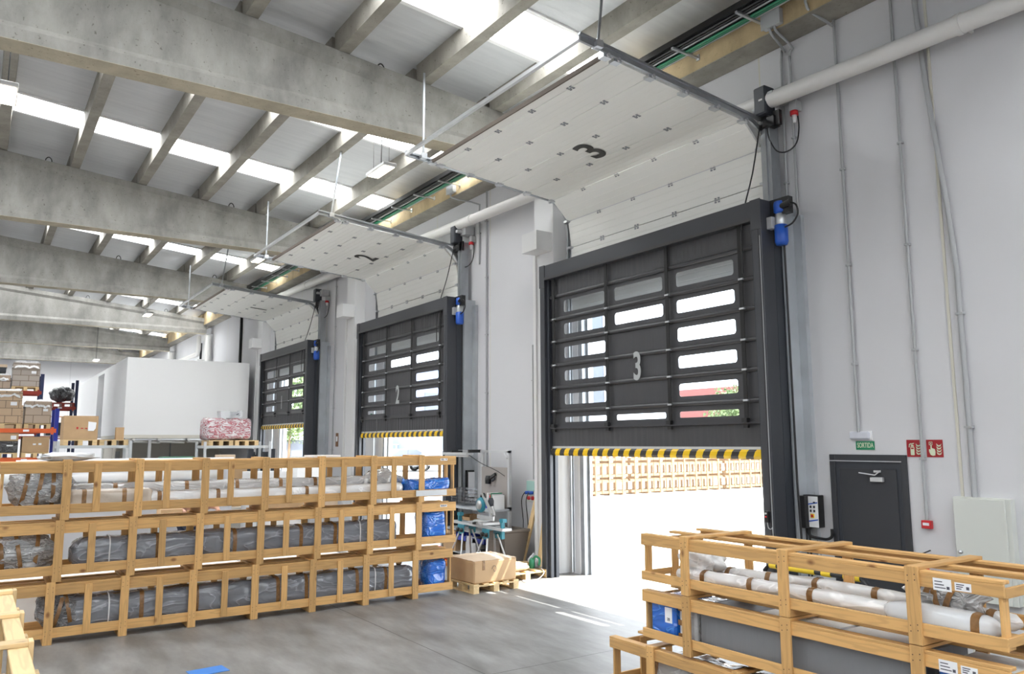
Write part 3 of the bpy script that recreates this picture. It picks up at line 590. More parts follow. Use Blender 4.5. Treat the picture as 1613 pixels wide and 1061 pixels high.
t = T('fire_sign', 'red sign with a pressing hand, button and flames, right of the pair', 'sign', (-4.862, 8.996, 2.12)); MB().box(0, .186, -.0035, 0, 0, .195).build('plate', 'signr', t)
b = MB(); b.prism([(.03, .06), (.045, .025), (.07, .015), (.095, .02), (.1, .06), (.095, .09), (.07, .1), (.062, .1), (.06, .14), (.05, .142), (.046, .08), (.038, .09), (.028, .085)], 1, -.006, -.0035)
for q in ((.032, .072, .168, .173), (.032, .072, .135, .14), (.032, .037, .135, .173), (.067, .072, .135, .173)): b.box(q[0], q[1], -.006, -.0035, q[2], q[3])
b.prism(rrect(.046, .058, .148, .16, .004), 1, -.006, -.0035); flames(b, .12, .035, .9); b.build('pictogram', 'glow', t)
t = T('alarm_button', 'small red fire alarm call point at the end of its conduit', 'alarm', (-4.9, 8.99, 1.37)); MB().box(-.055, .055, -.055, 0, -.045, .045).build('case', 'red', t, .005); MB().box(-.035, .035, -.058, -.055, -.01, .02).build('glass', 'label', t)
t = T('wall_cabinet', 'large cream steel cabinet on the wall right of the exit door', 'cabinet', (-4.56, 9, .62)); MB().box(0, .58, -.10, 0, 0, 1.08).build('case', 'cab', t, .004); d = MB().box(.0, .53, -.118, -.10, .0, 1.07).build('cabinet_door', 'cab', t, .006); MB().lathe([(0, -.148), (.018, -.143), (.022, -.118)], (.05, 0, .5), 10, 1).build('lock', 'zinc', d)
# door control box
t = T('control_box', 'black control box with a white button panel right of dock door 3', 'control box', (-6.42, 8.93, 1.42), 0)
MB().box(-.14, .10, -.19, 0, -.20, .20).build('case', 'black', t, .006); MB().box(.02, .24, -.12, .0, -.19, .21).build('front_case', 'black', t, .006)
pl = MB().box(.06, .235, -.125, -.12, -.185, .195).build('button_panel', 'label', t)
MB().box(.17, .2, -.128, -.125, .11, .13).build('display', 'black', pl); MB().box(.13, .18, -.135, -.125, -.07, -.02).build('main_switch', 'yellow', pl); MB().box(.14, .17, -.14, -.135, -.06, -.03).build('switch_knob', 'red', pl)
for i, (a, c) in enumerate(((.12, .05), (.17, .05), (.12, .0), (.17, .0))): MB().box(a, a+.025, -.13, -.125, c, c+.03).build('button', 'darks', pl)
for z in (.09, -.12): MB().bar((.065, -.126, z), (.23, -.126, z+.03), .004, .014).build('blue_line', 'blue', pl)
for a in (-.04, .0, .05): MB().tube([(a, -.06, -.2), (a, -.05, -.5), (a, -.05, -1.38)], .012, 6).build('cable', 'black', t)
MB().tube([(.02, -.05, -.2), (.05, -.05, -.30), (.15, -.0, -.33), (.26, .0, -.33), (.325, .0, -.29), (.33, .0, -.2)], .018, 8).build('corrugated_hose', 'black', t)
t = T('push_button', 'small black push button box on the right post of door 3', 'button', (-6.555, 8.31, 1.37)); MB().box(-.025, .03, -.04, 0, -.07, .07).build('case', 'black', t, .004); MB().lathe([(0, -.05), (.012, -.05), (.012, -.04)], (0, 0, .04), 8, 1).build('button', 'white', t); MB().lathe([(0, -.05), (.012, -.05), (.012, -.04)], (0, 0, .0), 8, 1).build('button', 'red', t)
MB().tube([(0, -.02, -.07), (.01, -.02, -.13), (.04, -.02, -.15), (.065, -.01, -.12), (.068, -.006, .0), (.068, -.006, 3.6)], .006, 6).build('cable', 'grey', t)
# extinguisher in front of the wall
t = T('fire_extinguisher', 'red fire extinguisher with white label on the wall beside the exit door', 'extinguisher', (-4.95, 8.88, .52))
MB().lathe([(0, 0), (.075, 0), (.08, .03), (.08, .36), (.06, .42), (.03, .45), (.03, .48), (0, .48)], (0, 0, 0), 16).build('cylinder', 'red', t); MB().box(-.05, .05, -.084, -.07, .18, .28).build('label', 'label', t)
MB().box(-.02, .02, -.03, .03, .47, .52).bar((-.01, 0, .52), (.12, -.02, .58), .015, .012).bar((-.01, 0, .50), (.10, -.02, .51), .015, .012).build('valve_handle', 'black', t)
MB().tube([(-.03, 0, .49), (-.09, 0, .46), (-.1, 0, .3), (-.09, 0, .12)], .012, 6).build('hose', 'black', t); MB().box(-.03, .03, .07, .12, .2, .3).build('wall_bracket', 'grey', t)
# bollard guards (black and yellow) near the exit door
for i, (x0, x1, lab) in enumerate(((-6.55, -5.2, 'yellow and black padded rail in front of the exit door'),)):
    t = T('guard_rail', lab, 'guard rail', (0, 8.2, 0)); MB().tube([(x0, 0, 0), (x0, 0, .74), (x0+.06, 0, .80), (x1-.06, 0, .80), (x1, 0, .74), (x1, 0, 0)], .03, 10).build('rail', 'black', t)
    for a, l_ in ((.08, .1), (.33, .38), (.80, .12), (1.08, .2)): MB().tube([(x0+a, 0, .80), (x0+a+l_, 0, .80)], .036, 10).build('yellow_sleeve', 'yellow', t)
t = T('small_sign', 'small green sign on the wall left of dock door 2', 'sign', (-20.15, 8.996, 2.98)); MB().box(-.07, .07, -.004, 0, -.12, .12).build('plate', 'signg', t); MB().box(-.04, .04, -.006, -.004, -.09, .09).build('white_figure', 'label', t)
t = T('small_sign', 'small brown notice on the wall right of dock door 1', 'sign', (-22.6, 8.999, 2.4)); MB().box(-.1, .1, -.01, 0, -.2, .2).build('plate', 'brown', t); MB().box(-.06, .06, -.012, -.01, -.05, .1).build('paper', 'label', t)
t = T('socket_box', 'white wall socket box with green cover beside the leaning board', 'socket box', (-12.5, 9, 1.18)); MB().box(-.14, .14, -.1, 0, 0, .40).build('case', 'cab', t, .006); MB().box(-.13, .13, -.115, -.1, .2, .39).build('green_cover', plain('mint_cover', (.35, .55, .50), .3), t, .004)
for a in (-.06, .07): MB().lathe([(0, -.13), (.035, -.13), (.04, -.1)], (a, 0, .07), 12, 1).build('red_socket', 'red', t); MB().lathe([(0, -.2), (.03, -.19), (.03, -.11)], (a, 0, .17), 12, 1).build('blue_plug', 'blue', t)
tag(MB().tube([(-12.56, 8.8, 1.36), (-12.6, 8.75, 1.2), (-12.62, 8.8, .7), (-12.7, 8.7, .25), (-12.9, 8.5, .02), (-13.0, 8.2, .012)], .009, 6).build('power_cable', 'black'), 'black power cable hanging from the left blue plug', 'cable')
tag(MB().tube([(-12.43, 8.8, 1.36), (-12.45, 8.75, 1.2), (-12.46, 8.8, .75), (-12.45, 8.75, .5), (-12.3, 8.65, .5)], .009, 6).build('power_cable', 'black'), 'black power cable hanging from the right blue plug', 'cable')

# ================================================================ TIMBER CRATES
def crate(name, label, L, D, H, posts, shorts, rail, pw, loc, rz, mats, group=None, stickers=()):
    t = T(name, label, 'crate', loc, rz, group); X, Yg, Z = mats; bv = .003; th = .022
    zt1 = H-.022; zr0 = .074*H/.705 if H > .6 else .06
    def P(n, b, m, **k): return b.build(n, m, t, bv, **k)
    for y0, y1 in ((th, 2*th), (D-2*th, D-th)):
        P('lower_rail', MB().box(0, L, y0, y1, zr0, zr0+rail), X); P('upper_rail', MB().box(0, L, y0, y1, zt1-.022-rail, zt1-.022), X)
    for x in posts:
        for y0, y1 in ((0, th), (D-th, D)): P('post', MB().box(x-pw/2, x+pw/2, y0, y1, 0, H), Z)
        P('skid', MB().box(x-pw/2, x+pw/2, th, D-th, 0, zr0-.002), Yg)
        P('cross_board', MB().box(x-pw/2, x+pw/2, th, D-th, H-.022, H), Yg)
    for x in shorts:
        for y0, y1 in ((0, th), (D-th, D)): P('slat', MB().box(x-pw*.42, x+pw*.42, y0, y1, zr0+.01, zt1-.03), Z)
    for y in (th, D/2-.04, D-th-.08): P('top_board', MB().box(0, L, y, y+.08, H-.044, H-.022), X)
    for y in (2*th, D/2-.05, D-2*th-.1): P('floor_board', MB().box(.01, L-.01, y, y+.1, zr0, zr0+.02), X)
    nl = MB()
    for x in posts:
        for z in (zr0+rail*.3, zr0+rail*.75, zt1-rail*.9, zt1-rail*.45):
            for q in (-.27, .25): nl.box(x+pw*q-.0035, x+pw*q+.0035, -.0012, .0, z+q*.02, z+q*.02+.007)
    nl.build('nail_heads', 'nail', t, kind='stuff')
    for x0, x1 in ((-.0, th), (L-th, L)):
        P('end_rail', MB().box(x0, x1, th*2, D-2*th, zr0+.02, zr0+rail), Yg); P('end_rail', MB().box(x0, x1, th*2, D-2*th, zt1-.044-rail*.8, zt1-.046), Yg)
        for y in (2*th, D/2-.04, D-2*th-.08): P('end_post', MB().box(x0+(th if x0 < .1 else -th), x1+(th if x0 < .1 else -th), y, y+.08, zr0+.02, zt1-.05), Z)
    for (x, z, ww, hh) in stickers:
        MB().box(x, x+ww, -.0015+th, th-.0001, z, z+hh).build('paper_sticker', 'label', t, label='white paper sticker with small print')
        s = t.children[-1]
        b = MB(); random.seed(int(x*100))
        for k in range(3): b.box(x+.01, x+.01+ww*random.uniform(.3, .7), th-.0024, th-.0014, z+hh*(.2+.25*k), z+hh*(.2+.25*k)+.006)
        b.box(x+ww-.03, x+ww-.012, th-.0024, th-.0014, z+.012, z+.03); b.build('small_print', 'ink', [c for c in t.children if c.name.startswith('paper_sticker')][-1])
    return t
def wrapped(name, label, cat, L, w, h, mat, loc, rz=0, seed=0, amp=.02, taper=0.0, tapes=(), straps=(), n=28, ex=4.0, group=None, bend=0, tapew=.05, tapemat='tape', endr=.5):
    """long load in plastic film: rounded-box section swept along x, creased"""
    t = T(name, label, cat, loc, rz, group); N = max(10, int(L/.045)); vs = []; fs = []
    def ring(x, grow=0, k=n):
        u = x/L; e = min(1, min(u, 1-u)*L/(h*endr)+.0); e = math.sqrt(max(0, 1-(1-e)**2))*.86+.14 if e < 1 else 1
        hw, hh = w/2*e*(1-taper*u)+grow, h/2*(.25+.75*e)*(1-taper*u)+grow; out = []
        for j in range(k):
            a = 2*PI*j/k; c, s = math.cos(a), math.sin(a); q = (abs(c)**ex+abs(s)**ex)**(-1/ex)
            d = amp*noise.noise(V((x*4+seed*7, c*1.6+seed, s*1.6)))+amp*.5*noise.noise(V((x*11+seed, c*4, s*4)))
            out.append((x, (q*c)*(hw+d), h/2+(q*s)*(hh+d)+bend*math.sin(PI*u)))
        return out
    for i in range(N+1): vs += ring(L*i/N)
    for i in range(N):
        for j in range(n): j2 = (j+1) % n; fs.append((i*n+j, i*n+j2, (i+1)*n+j2, (i+1)*n+j))
    fs = [f[::-1] for f in fs]; fs += [tuple(range(n)), tuple(range(N*n, (N+1)*n))[::-1]]
    b = MB(); b.add(vs, fs, True); body = b.build('wrapped_body', mat, t)
    for x in tapes:
        vs = []; K = 4
        for i in range(K+1): vs += ring(x+tapew*i/K, .004)
        b = MB(); b.add(vs, [(i*n+j, (i+1)*n+j, (i+1)*n+(j+1) % n, i*n+(j+1) % n) for i in range(K) for j in range(n)], True); b.build('tape_band', tapemat, t)
    for x in straps:
        vs = []
        for i in range(2): vs += ring(x+.016*i, .006)
        b = MB(); b.add(vs, [(j, n+j, n+(j+1) % n, (j+1) % n) for j in range(n)], True); b.build('strapping', 'strapw', t)
    return t
def clump(name, label, cat, loc, r, sc, mat, seed, tapes=0, rz=0, nz=.45):
    t = T(name, label, cat, loc, rz); b = MB(); b.ball((0, 0, 0), r, 18, sc, nz, seed)
    zmin = min(p[2] for p in b.v); b.v = [(p[0], p[1], p[2]-zmin) for p in b.v]; b.build('wrapped_body', mat, t)
    random.seed(seed)
    for k in range(tapes):
        s = MB(); vs = []; n_ = 24; tilt = random.uniform(-.5, .5); off = -sc[0]*r*.5+k*sc[0]*r*.9/max(1, tapes-1 or 1)
        for q in (-1, 1):
            for j in range(n_):
                a = 2*PI*j/n_; rr = math.sqrt(max(.1, 1-(off/(sc[0]*r))**2)); vs.append((off+q*.022+tilt*math.sin(a)*.12, sc[1]*r*rr*1.07*math.cos(a), -zmin+sc[2]*r*rr*1.07*math.sin(a)))
        s.add(vs, [(j, n_+j, n_+(j+1) % n_, (j+1) % n_) for j in range(n_)], True); s.build('tape_band', 'tape', t)
    return t
MP = (WX, wood('pine_grain_cross', PINE, 1), WZ)
MQ = (PX, wood('pale_pine_cross', PALE, 1), PZ)
HP = PI/2
# long stack on the left: three tiers, front face x=-10.86, running along +y
tw = ['bottom', 'middle', 'top']
yo = [.17, .15, .28]
for k in range(3):
    y0 = yo[k]; L = 6.31-y0 - (.05 if k == 0 else 0)
    ps = [a-y0 for a in (.87, 1.66, 2.45, 3.235, 4.03, 4.82, 5.61)]; ss = [a+.395 for a in ps[:-1]]
    if k == 2: ps = [p+.09 for p in ps]; ss = [s+.02 for s in ss]
    if k == 1: ps = [p+.05 for p in ps]
    crate('timber_crate', 'long slatted pine crate, %s tier of the tall left stack' % tw[k], L, .58, .705, ps, ss, .11, .095, (-10.86, y0, .705*k), HP, MP, 'slatted pine crates',
          stickers=[(L-.28, .615, .12, .035)] if k else ())
tag(MB().box(-10.858, -10.855, 5.6, 6.13, 1.5, 1.585).build('paper_strip', 'bag'), 'white written paper strip on the lower right rail of the top left crate', 'paper')
wrapped('wrapped_profiles', 'grey profiles in clear creased film inside the bottom crate of the left stack', 'wrapped load', 4.75, .34, .38, 'gwrap', (-11.13, .95, .105), HP, 1, .018, 0, (.9, 1.55, 2.6, 3.0, 3.75, 4.2), (.55, 4.05), group='grey wrapped loads')
wrapped('wrapped_profiles', 'grey profiles in clear creased film inside the middle crate of the left stack', 'wrapped load', 4.35, .34, .36, 'gwrap', (-11.13, 1.05, .81), HP, 2, .018, 0, (.95, 1.9, 2.25, 2.8, 3.3), (.42, 3.7), group='grey wrapped loads')
wrapped('wrapped_profiles', 'white foam wrapped profiles at the front of the top crate of the left stack', 'wrapped load', 3.75, .2, .19, 'wwrap', (-11.02, 1.7, 1.515), HP, 3, .008, 0, (.28, 1.0, 2.2), (.6, 3.2))
wrapped('wrapped_profiles', 'translucent wrapped profile behind the white ones in the top crate of the left stack', 'wrapped load', 4.6, .19, .30, 'swrap', (-11.24, 1.0, 1.515), HP, 4, .012, 0, (.5, 1.35, 2.0, 2.6, 3.1, 4.35), ())
wrapped('wrapped_block', 'beige boxed block under clear film at the left of the top crate', 'wrapped load', 1.0, .22, .24, plain('beige_board', (.50, .42, .34), .25, coat=.6, bump=.4, bscale=6), (-11.0, .95, 1.515), HP, 5, .012, 0, (.18, .62), (), ex=8)
clump('crumpled_film', 'crumpled clear film bundle with brown tape at the left end of the top crate', 'wrapped load', (-11.14, .70, 1.5), .30, (1.05, .82, .82), 'cwrap', 6, 3, HP, .4)
clump('crumpled_film', 'crumpled film bundle with brown tape at the left end of the middle crate', 'wrapped load', (-11.13, .55, .80), .28, (1.35, .8, .78), 'cwrap', 7, 3, HP, .4)
clump('crumpled_film', 'dark crumpled film bundle with tape at the left end of the bottom crate', 'wrapped load', (-11.13, .98, .10), .27, (.85, .85, .85), film('dark_crumple', (.20, .20, .21), .1, 8, .9, (.5, .5, .5)), 8, 3, HP, .4)
clump('crumpled_film', 'crumpled silver film knot at the right of the grey load in the top crate', 'wrapped load', (-11.17, 5.15, 1.515), .2, (1.4, .9, .85), 'swrap', 9, 1, HP)
wrapped('blue_package', 'low blue plastic package at the right end of the top left crate', 'package', .76, .36, .24, 'bwrap', (-11.08, 5.48, 1.515), HP, 11, .03, 0, (), (), ex=6, endr=.15)
wrapped('blue_package', 'tall blue plastic package at the right end of the middle left crate', 'package', .42, .36, .45, 'bwrap', (-11.1, 5.76, .81), HP, 12, .03, 0, (), (), ex=6, endr=.12)
wrapped('blue_package', 'tall blue plastic package at the right end of the bottom left crate', 'package', .36, .36, .43, 'bwrap', (-11.1, 5.83, .105), HP, 13, .03, 0, (), (), ex=6, endr=.12)
tag(clump('film_bag', 'x', 'x', (-11.15, .98, 2.092), .16, (1.9, .9, .32), 'bag', 14, 0, HP), 'thin grey plastic bag lying on top of the left crate stack', 'bag')
tag(MB().box(-11.35, -10.95, 4.02, 4.42, 2.10, 2.13).build('white_tray', 'white'), 'white plastic lid on top of the left crate stack', 'lid')
tag(MB().box(-13.3, -12.1, .2, 3.4, .02, .56).build('white_case', 'office'), 'long low white case on the floor behind the left crates', 'case')
tag(MB().box(-13.3, -12.3, 3.6, 5.1, .02, .52).build('white_case', 'office'), 'shorter low white case on the floor behind the left crates', 'case')

# stack on the right: two tiers on a longer bottom crate, front face y=5.1
for k, (x0, L, z) in enumerate(((-5.93, 3.6, 0.0), (-5.47, 3.1, .51), (-5.47, 3.1, 1.005))):
    px_ = [-4.92+.0-x0, -3.92-x0, -2.92-x0] if k else [-5.37-x0, -4.4-x0, -3.4-x0, -2.6-x0]
    crate('timber_crate', ['longer pine crate at the bottom of the right stack, poking out to the left', 'pine crate in the middle of the right stack, with the grey slab', 'open pine crate on top of the right stack, with white tubes'][k],
          L, .85, .505 if k == 0 else .49, px_, (), .078, .09, (x0, 5.1, z), 0, MP, 'low pine crates', stickers=[(L-.42, .36, .115, .075), (L-.285, .375, .10, .05)] if k else [(.5, .33, .1, .06)])
wrapped('wrapped_tube', 'white foam wrapped tube with brown tape along the back of the top right crate', 'wrapped tube', 2.5, .12, .11, 'wwrap', (-5.0, 5.62, 1.085), 0, 21, .008, 0, (.12, .55, 1.0, 1.5, 1.95, 2.3), (), ex=2.4, bend=.035)
wrapped('wrapped_tube', 'white foam wrapped tube with brown tape at the front of the top right crate', 'wrapped tube', 2.7, .13, .105, 'wwrap', (-5.2, 5.31, 1.085), 0, 22, .008, 0, (.32, .82, 1.38, 2.0, 2.6), (.22, 2.08), ex=2.6, bend=.02)
clump('crumpled_foam', 'bulging white foam end with tape at the left of the top right crate', 'wrapped load', (-5.02, 5.42, 1.085), .17, (1.25, .8, .85), 'wwrap', 23, 1, .15)
clump('crumpled_foam', 'taped and crumpled foam end at the right of the top right crate', 'wrapped load', (-2.95, 5.55, 1.085), .17, (1.5, .8, .85), 'cwrap', 24, 4, -.1)
wrapped('curved_profile', 'pale rounded profile end under film at the right of the top right crate', 'wrapped load', .75, .16, .16, plain('pale_profile', (.66, .68, .70), .25, coat=.6), (-3.2, 5.24, 1.085), 0, 25, .004, 0, (.6,), (), ex=3, endr=1.6)
b = MB(); b.box(-4.84, -2.95, 5.2, 5.8, .59, .93); tag(b.build('grey_slab_pack', 'flat'), 'grey upholstered slab standing in the middle right crate', 'slab')
t = T('blue_pack', 'blue film pack with a white label at the left of the middle right crate', 'package', (-5.40, 5.16, .59)); b = MB(); b.box(0, .30, 0, .5, 0, .34); b.build('pack_body', 'bwrap', t, .02); MB().box(.18, .265, -.003, -.0005, .14, .27).build('label_sheet', 'label', t); text('label_number', '20', .035, 'ink', t, (.222, -.004, .17), (HP, 0, 0))
t = T('taped_pack', 'silver pack with brown tape right of the blue pack in the middle crate', 'package', (-5.08, 5.18, .59)); MB().box(0, .2, 0, .5, 0, .33).build('pack_body', 'swrap', t, .02)
for z in (.03, .14, .26): MB().box(.0, .1, -.003, .0, z, z+.045).build('tape_strip', 'tape', t)
t = T('blue_pack', 'blue film pack with white top at the right end of the middle right crate', 'package', (-2.85, 5.2, .59)); MB().box(0, .45, 0, .5, 0, .30).build('pack_body', 'bwrap', t, .02); MB().box(.02, .43, .02, .48, .30, .31).build('foil_top', 'bag', t)
tag(MB().box(-4.3, -3.6, 5.3, 5.75, .931, .955).box(-3.55, -3.0, 5.25, 5.7, .931, .957).build('white_sheet', 'office'), 'white boards lying on the grey slab under the top right crate', 'boards')
wrapped('wrapped_profiles', 'silver wrapped load with brown tape inside the bottom right crate', 'wrapped load', 2.7, .5, .30, 'swrap', (-5.55, 5.45, .09), 0, 26, .02, 0, (.12, .75, 1.3, 2.0), (), ex=5)
tag(MB().tube([(-4.6, 5.3, .516), (-4.5, 5.4, .52), (-4.3, 5.35, .53), (-4.45, 5.5, .525), (-4.7, 5.45, .52), (-4.4, 5.25, .53), (-4.2, 5.42, .52)], .006, 5).build('loose_strapping', 'strapw'), 'tangle of loose white strapping on the bottom right crate', 'strapping')

# stack at the lower left corner, right under the camera
for k in range(2):
    crate('timber_crate', ['lower of the two pale crates in the near left corner', 'pale pine crate in the near left corner, upper one'][k], 3.1, .6, .705, [.12, .91, 1.66, 2.45], [.5, 1.28, 2.05], .11, .09, (-6.03, -.31, .705*k), .004, MQ, 'pale pine crates')  # brighter than the other crates: light on the tops put into the wood colour
wrapped('wrapped_profiles', 'silver wrapped load inside the upper pale crate in the near left corner', 'wrapped load', 2.7, .4, .34, 'swrap', (-5.8, -.01, .81), 0, 31, .02, 0, (.6, 1.4, 2.2), (), ex=4)

# ================================================================ FLOOR ITEMS NEAR DOOR 3
def pallet(name, label, w, d, loc, rz=0, mat=None, group=None, cat='pallet'):
    t = T(name, label, cat, loc, rz, group); X = mat or PX
    for i in range(3):
        y = i*(d-.1)/2
        for j in range(3): x = j*(w-.12)/2; MB().box(x, x+.12, y, y+.1, .022, .10).build('block', X, t)
        MB().box(0, w, y, y+.1, 0, .022).build('bottom_board', X, t)
    for j in range(3): x = j*(w-.12)/2; MB().box(x, x+.12, 0, d, .10, .118).build('stringer_board', X, t)
    n = int(d/.17)
    for i in range(n): y = i*(d-.1)/(n-1); MB().box(0, w, y, y+.1, .118, .138).build('deck_board', X, t)
    return t
pallet('wooden_pallet', 'small wooden pallet under the sagging cardboard box right of the left stack', .75, .86, (-11.42, 6.48, 0), .04)
t = T('cardboard_box', 'sagging closed cardboard box on the pallet right of the left stack', 'box', (-11.42, 6.5, .138), .04)
b = MB(); n = 8; vs = []
for (hw, z) in ((0, 0), (.005, .2), (0, .33), (.01, .40)):
    pass
x0, x1, y0, y1 = 0, .72, 0, .82; b.box(x0, x1, y0, y1, 0, .36)
b.v = [(p[0]+(.01 if p[2] > .1 and p[0] > .3 else 0), p[1], p[2]-(.02 if p[2] > .1 and p[0] > .3 else 0)) for p in b.v]; b.build('box_body', 'card', t, .02)
b = MB(); G = 10; vs = [(x0+(x1-x0)*i/G, y0+(y1-y0)*j/G, .362+.03*math.sin(PI*i/G)*math.sin(PI*j/G)+.015*noise.noise(V((i*.6, j*.6, 1)))-(.02*i/G)) for i in range(G+1) for j in range(G+1)]
b.add(vs, [(i*(G+1)+j, (i+1)*(G+1)+j, (i+1)*(G+1)+j+1, i*(G+1)+j+1) for i in range(G) for j in range(G)], True); b.build('top_flaps', 'cardp', t)
MB().box(.722, .734, .16, .20, .20, .345).build('tape_strip', 'tape', t); MB().tube([(.735, .33, .2), (.738, .36, .25), (.738, .40, .24), (.738, .41, .19), (.738, .38, .16), (.738, .36, .2)], .003, 4).build('marker_scrawl', 'ink', t)
t = pallet('wooden_pallet', 'pale wooden pallet holding offcuts and a power tool beside door 3', .75, .95, (-11.98, 7.45, 0), 0)
for i, (y, z, r_) in enumerate(((7.48, .14, .02), (7.60, .14, -.03), (7.54, .185, .0), (7.66, .185, .05))):
    o = MB().box(0, .1, 0, .75, 0, .04).build('timber_offcut', PY); o.location = (-11.95+.09*i, 7.5+.02*i, z); o.rotation_euler = (0, 0, r_); tag(o, 'pine offcut on the pale pallet beside door 3, %s' % ['lower left', 'lower one in the middle', 'upper left', 'upper right'][i], 'timber')
t = T('paper_sack', 'crumpled pale paper sack on the pale pallet beside door 3', 'sack', (-11.42, 7.75, .138)); b = MB(); b.ball((0, 0, .07), .22, 12, (.75, 1.3, .35), .3, 3); b.build('sack_body', 'cardp', t)
t = T('circular_saw', 'green hand power tool with a silver guard on the pale pallet', 'power tool', (-11.5, 8.2, .138), .3); MB().lathe([(0, .0), (.05, .0), (.055, .05), (.05, .14), (.03, .17), (0, .17)], (0, 0, 0), 12).build('motor', 'green', t); MB().tube([(.02, 0, .12), (.06, .02, .2), (.14, .03, .16), (.15, .0, .06)], .02, 8).build('handle', 'green', t)
MB().lathe([(0, 0), (.09, 0), (.09, .02), (0, .02)], (.0, .12, .09), 18, 1).build('blade_guard', 'toolg', t); MB().box(-.1, .12, .05, .16, -.0, .012).build('base_plate', 'toolg', t)
t = T('grey_sack', 'small grey sack standing against the left post of door 3', 'sack', (-11.62, 8.32, .0)); b = MB(); b.ball((0, 0, .17), .16, 12, (.6, .7, 1.1), .35, 5); b.build('sack_body', 'bag', t)
tag(MB().tube([(-11.3, 8.25, .16), (-11.15, 8.2, .1), (-11.1, 8.0, .012), (-11.2, 7.8, .012), (-11.05, 7.75, .012), (-11.12, 7.85, .012)], .006, 5).build('tool_cable', 'white'), 'white tool cable curling off the pallet onto the floor', 'cable')
o = MB().box(-.055, .055, -.018, .018, 0, 1.62).build('leaning_board', PZ); o.location = (-12.40, 8.60, .015); o.rotation_euler = (-.18, .15, 0); tag(o, 'long pine board leaning on the wall left of door 3', 'board')
o = MB().box(-.05, .05, -.015, .015, 0, .95).build('leaning_board', PZ); o.location = (-11.75, 8.52, 0); o.rotation_euler = (-.14, .02, 0); tag(o, 'shorter board standing against the column beside door 3', 'board')
# waste bin
t = T('waste_bin', 'taupe square plastic waste bin between the saw stand and the leaning board', 'bin', (-12.63, 8.42, 0))
b = MB(); n = 4
def sq(h, z): return [(-h, -h*.8, z), (h, -h*.8, z), (h, h*.8, z), (-h, h*.8, z)]
vs = sq(.27, 0)+sq(.35, .66)+sq(.375, .66)+sq(.375, .71)+sq(.345, .71)+sq(.26, .03)
b.add(vs, [(3, 2, 1, 0)]+[(4*k+i, 4*k+(i+1) % 4, 4*k+4+(i+1) % 4, 4*k+4+i) for k in range(5) for i in range(4)]+[(20, 21, 22, 23)]); b.build('bin_body', 'bin', t, .02)
MB().box(-.2, .2, -.285, -.265, .15, .5).build('front_panel', 'bin', t, .01)
# aluminium workbench frame with shelves
t = T('workbench_rack', 'aluminium profile workbench with a perforated back board against the wall', 'workbench', (-13.75, 8.62, 0))
for x in (-.95, .93): MB().box(x-.03, x+.03, -.03, .03, 0, 2.14).build('upright', 'alu', t)
MB().box(-.05, -.0, -.03, .03, .9, 2.1).build('middle_upright', 'alu', t)
for z in (.12, 1.02, 2.1): MB().box(-.98, .96, -.03, .03, z, z+.05).build('cross_beam', 'alu', t)
for x in (-.95, .93): MB().box(x-.03, x+.03, -.45, -.39, 0, 1.02).build('front_leg', 'alu', t); MB().box(x-.025, x+.025, -.42, 0, .12, .16).build('side_beam', 'alu', t)
MB().box(-.98, .96, -.46, .02, 1.0, 1.04).build('worktop', 'galvd', t); MB().box(-.98, .96, -.44, 0, .56, .58).build('shelf', 'galvd', t); MB().box(-.98, .96, -.44, 0, .12, .14).build('shelf', 'galvd', t)
pb = MB().box(-.03, .9, -.035, -.025, 1.05, 1.82).build('perforated_board', 'peg', t)
MB().bar((.93, -.06, 2.0), (.82, -.06, 2.1), .03, .03).build('corner_brace', 'alu', t)
t = T('strip_light', 'aluminium tube light fitting hung on the workbench frame', 'strip light', (-14.4, 8.35, 2.02)); MB().box(-.45, .55, -.08, .08, .03, .08).build('housing', 'alu', t); MB().tube([(-.4, -.03, .01), (.5, -.03, .01)], .02, 8).build('tube', 'white', t); MB().tube([(-.4, .04, .01), (.5, .04, .01)], .02, 8).build('tube', 'white', t)
MB().box(-.2, -.15, -.02, .26, .08, .12).box(.5, .56, -.02, .26, .08, .14).build('arm', 'black', t); MB().tube([(.5, 0, .04), (.8, .1, -.12), (1.3, .15, -.26), (1.52, .2, -.36)], .008, 5).build('cord', 'black', t)
t = T('hand_tool', 'black cordless tool hanging on the perforated board', 'tool', (-13.35, 8.55, 1.55)); MB().lathe([(0, 0), (.06, 0), (.065, .1), (.05, .16), (0, .16)], (-.12, 0, -.06), 12).build('body', 'black', t); MB().bar((-.1, 0, .03), (.14, 0, .14), .04, .05).build('handle', 'black', t); MB().bar((.02, 0, .0), (.12, 0, .06), .03, .03).build('trigger_guard', 'darks', t)
t = T('paper_trays', 'stack of clear letter trays on the workbench', 'trays', (-14.1, 8.4, 1.04))
for k in range(5): MB().box(-.3, .2, -.16, .16, .02+.07*k, .024+.07*k).box(-.3, .2, .15, .16, .02+.07*k, .06+.07*k).box(-.3, -.29, -.16, .16, .02+.07*k, .07+.07*k).build('tray', 'frost', t)
fc = ['white', 'grey', 'red', 'green', 'wcab', 'white']
for k in range(6): o = MB().box(0, .035, -.12, .12, 0, .30-.02*(k % 3)).build('folder', fc[k]); o.location = (-13.12+.042*k, 8.42, 1.04); tag(o, 'upright %s on the workbench, %s from the left' % (['pale folder', 'grey folder', 'red folder', 'green folder', 'light grey folder', 'white folder'][k], ['first', 'second', 'third', 'fourth', 'fifth', 'sixth'][k]), 'folder', 'folders on the workbench')
o = MB().box(0, .12, -.1, .1, 0, .2).build('blue_case', 'bluebin'); o.location = (-13.3, 8.45, 1.04); tag(o, 'small blue case on the workbench beside the folders', 'case')
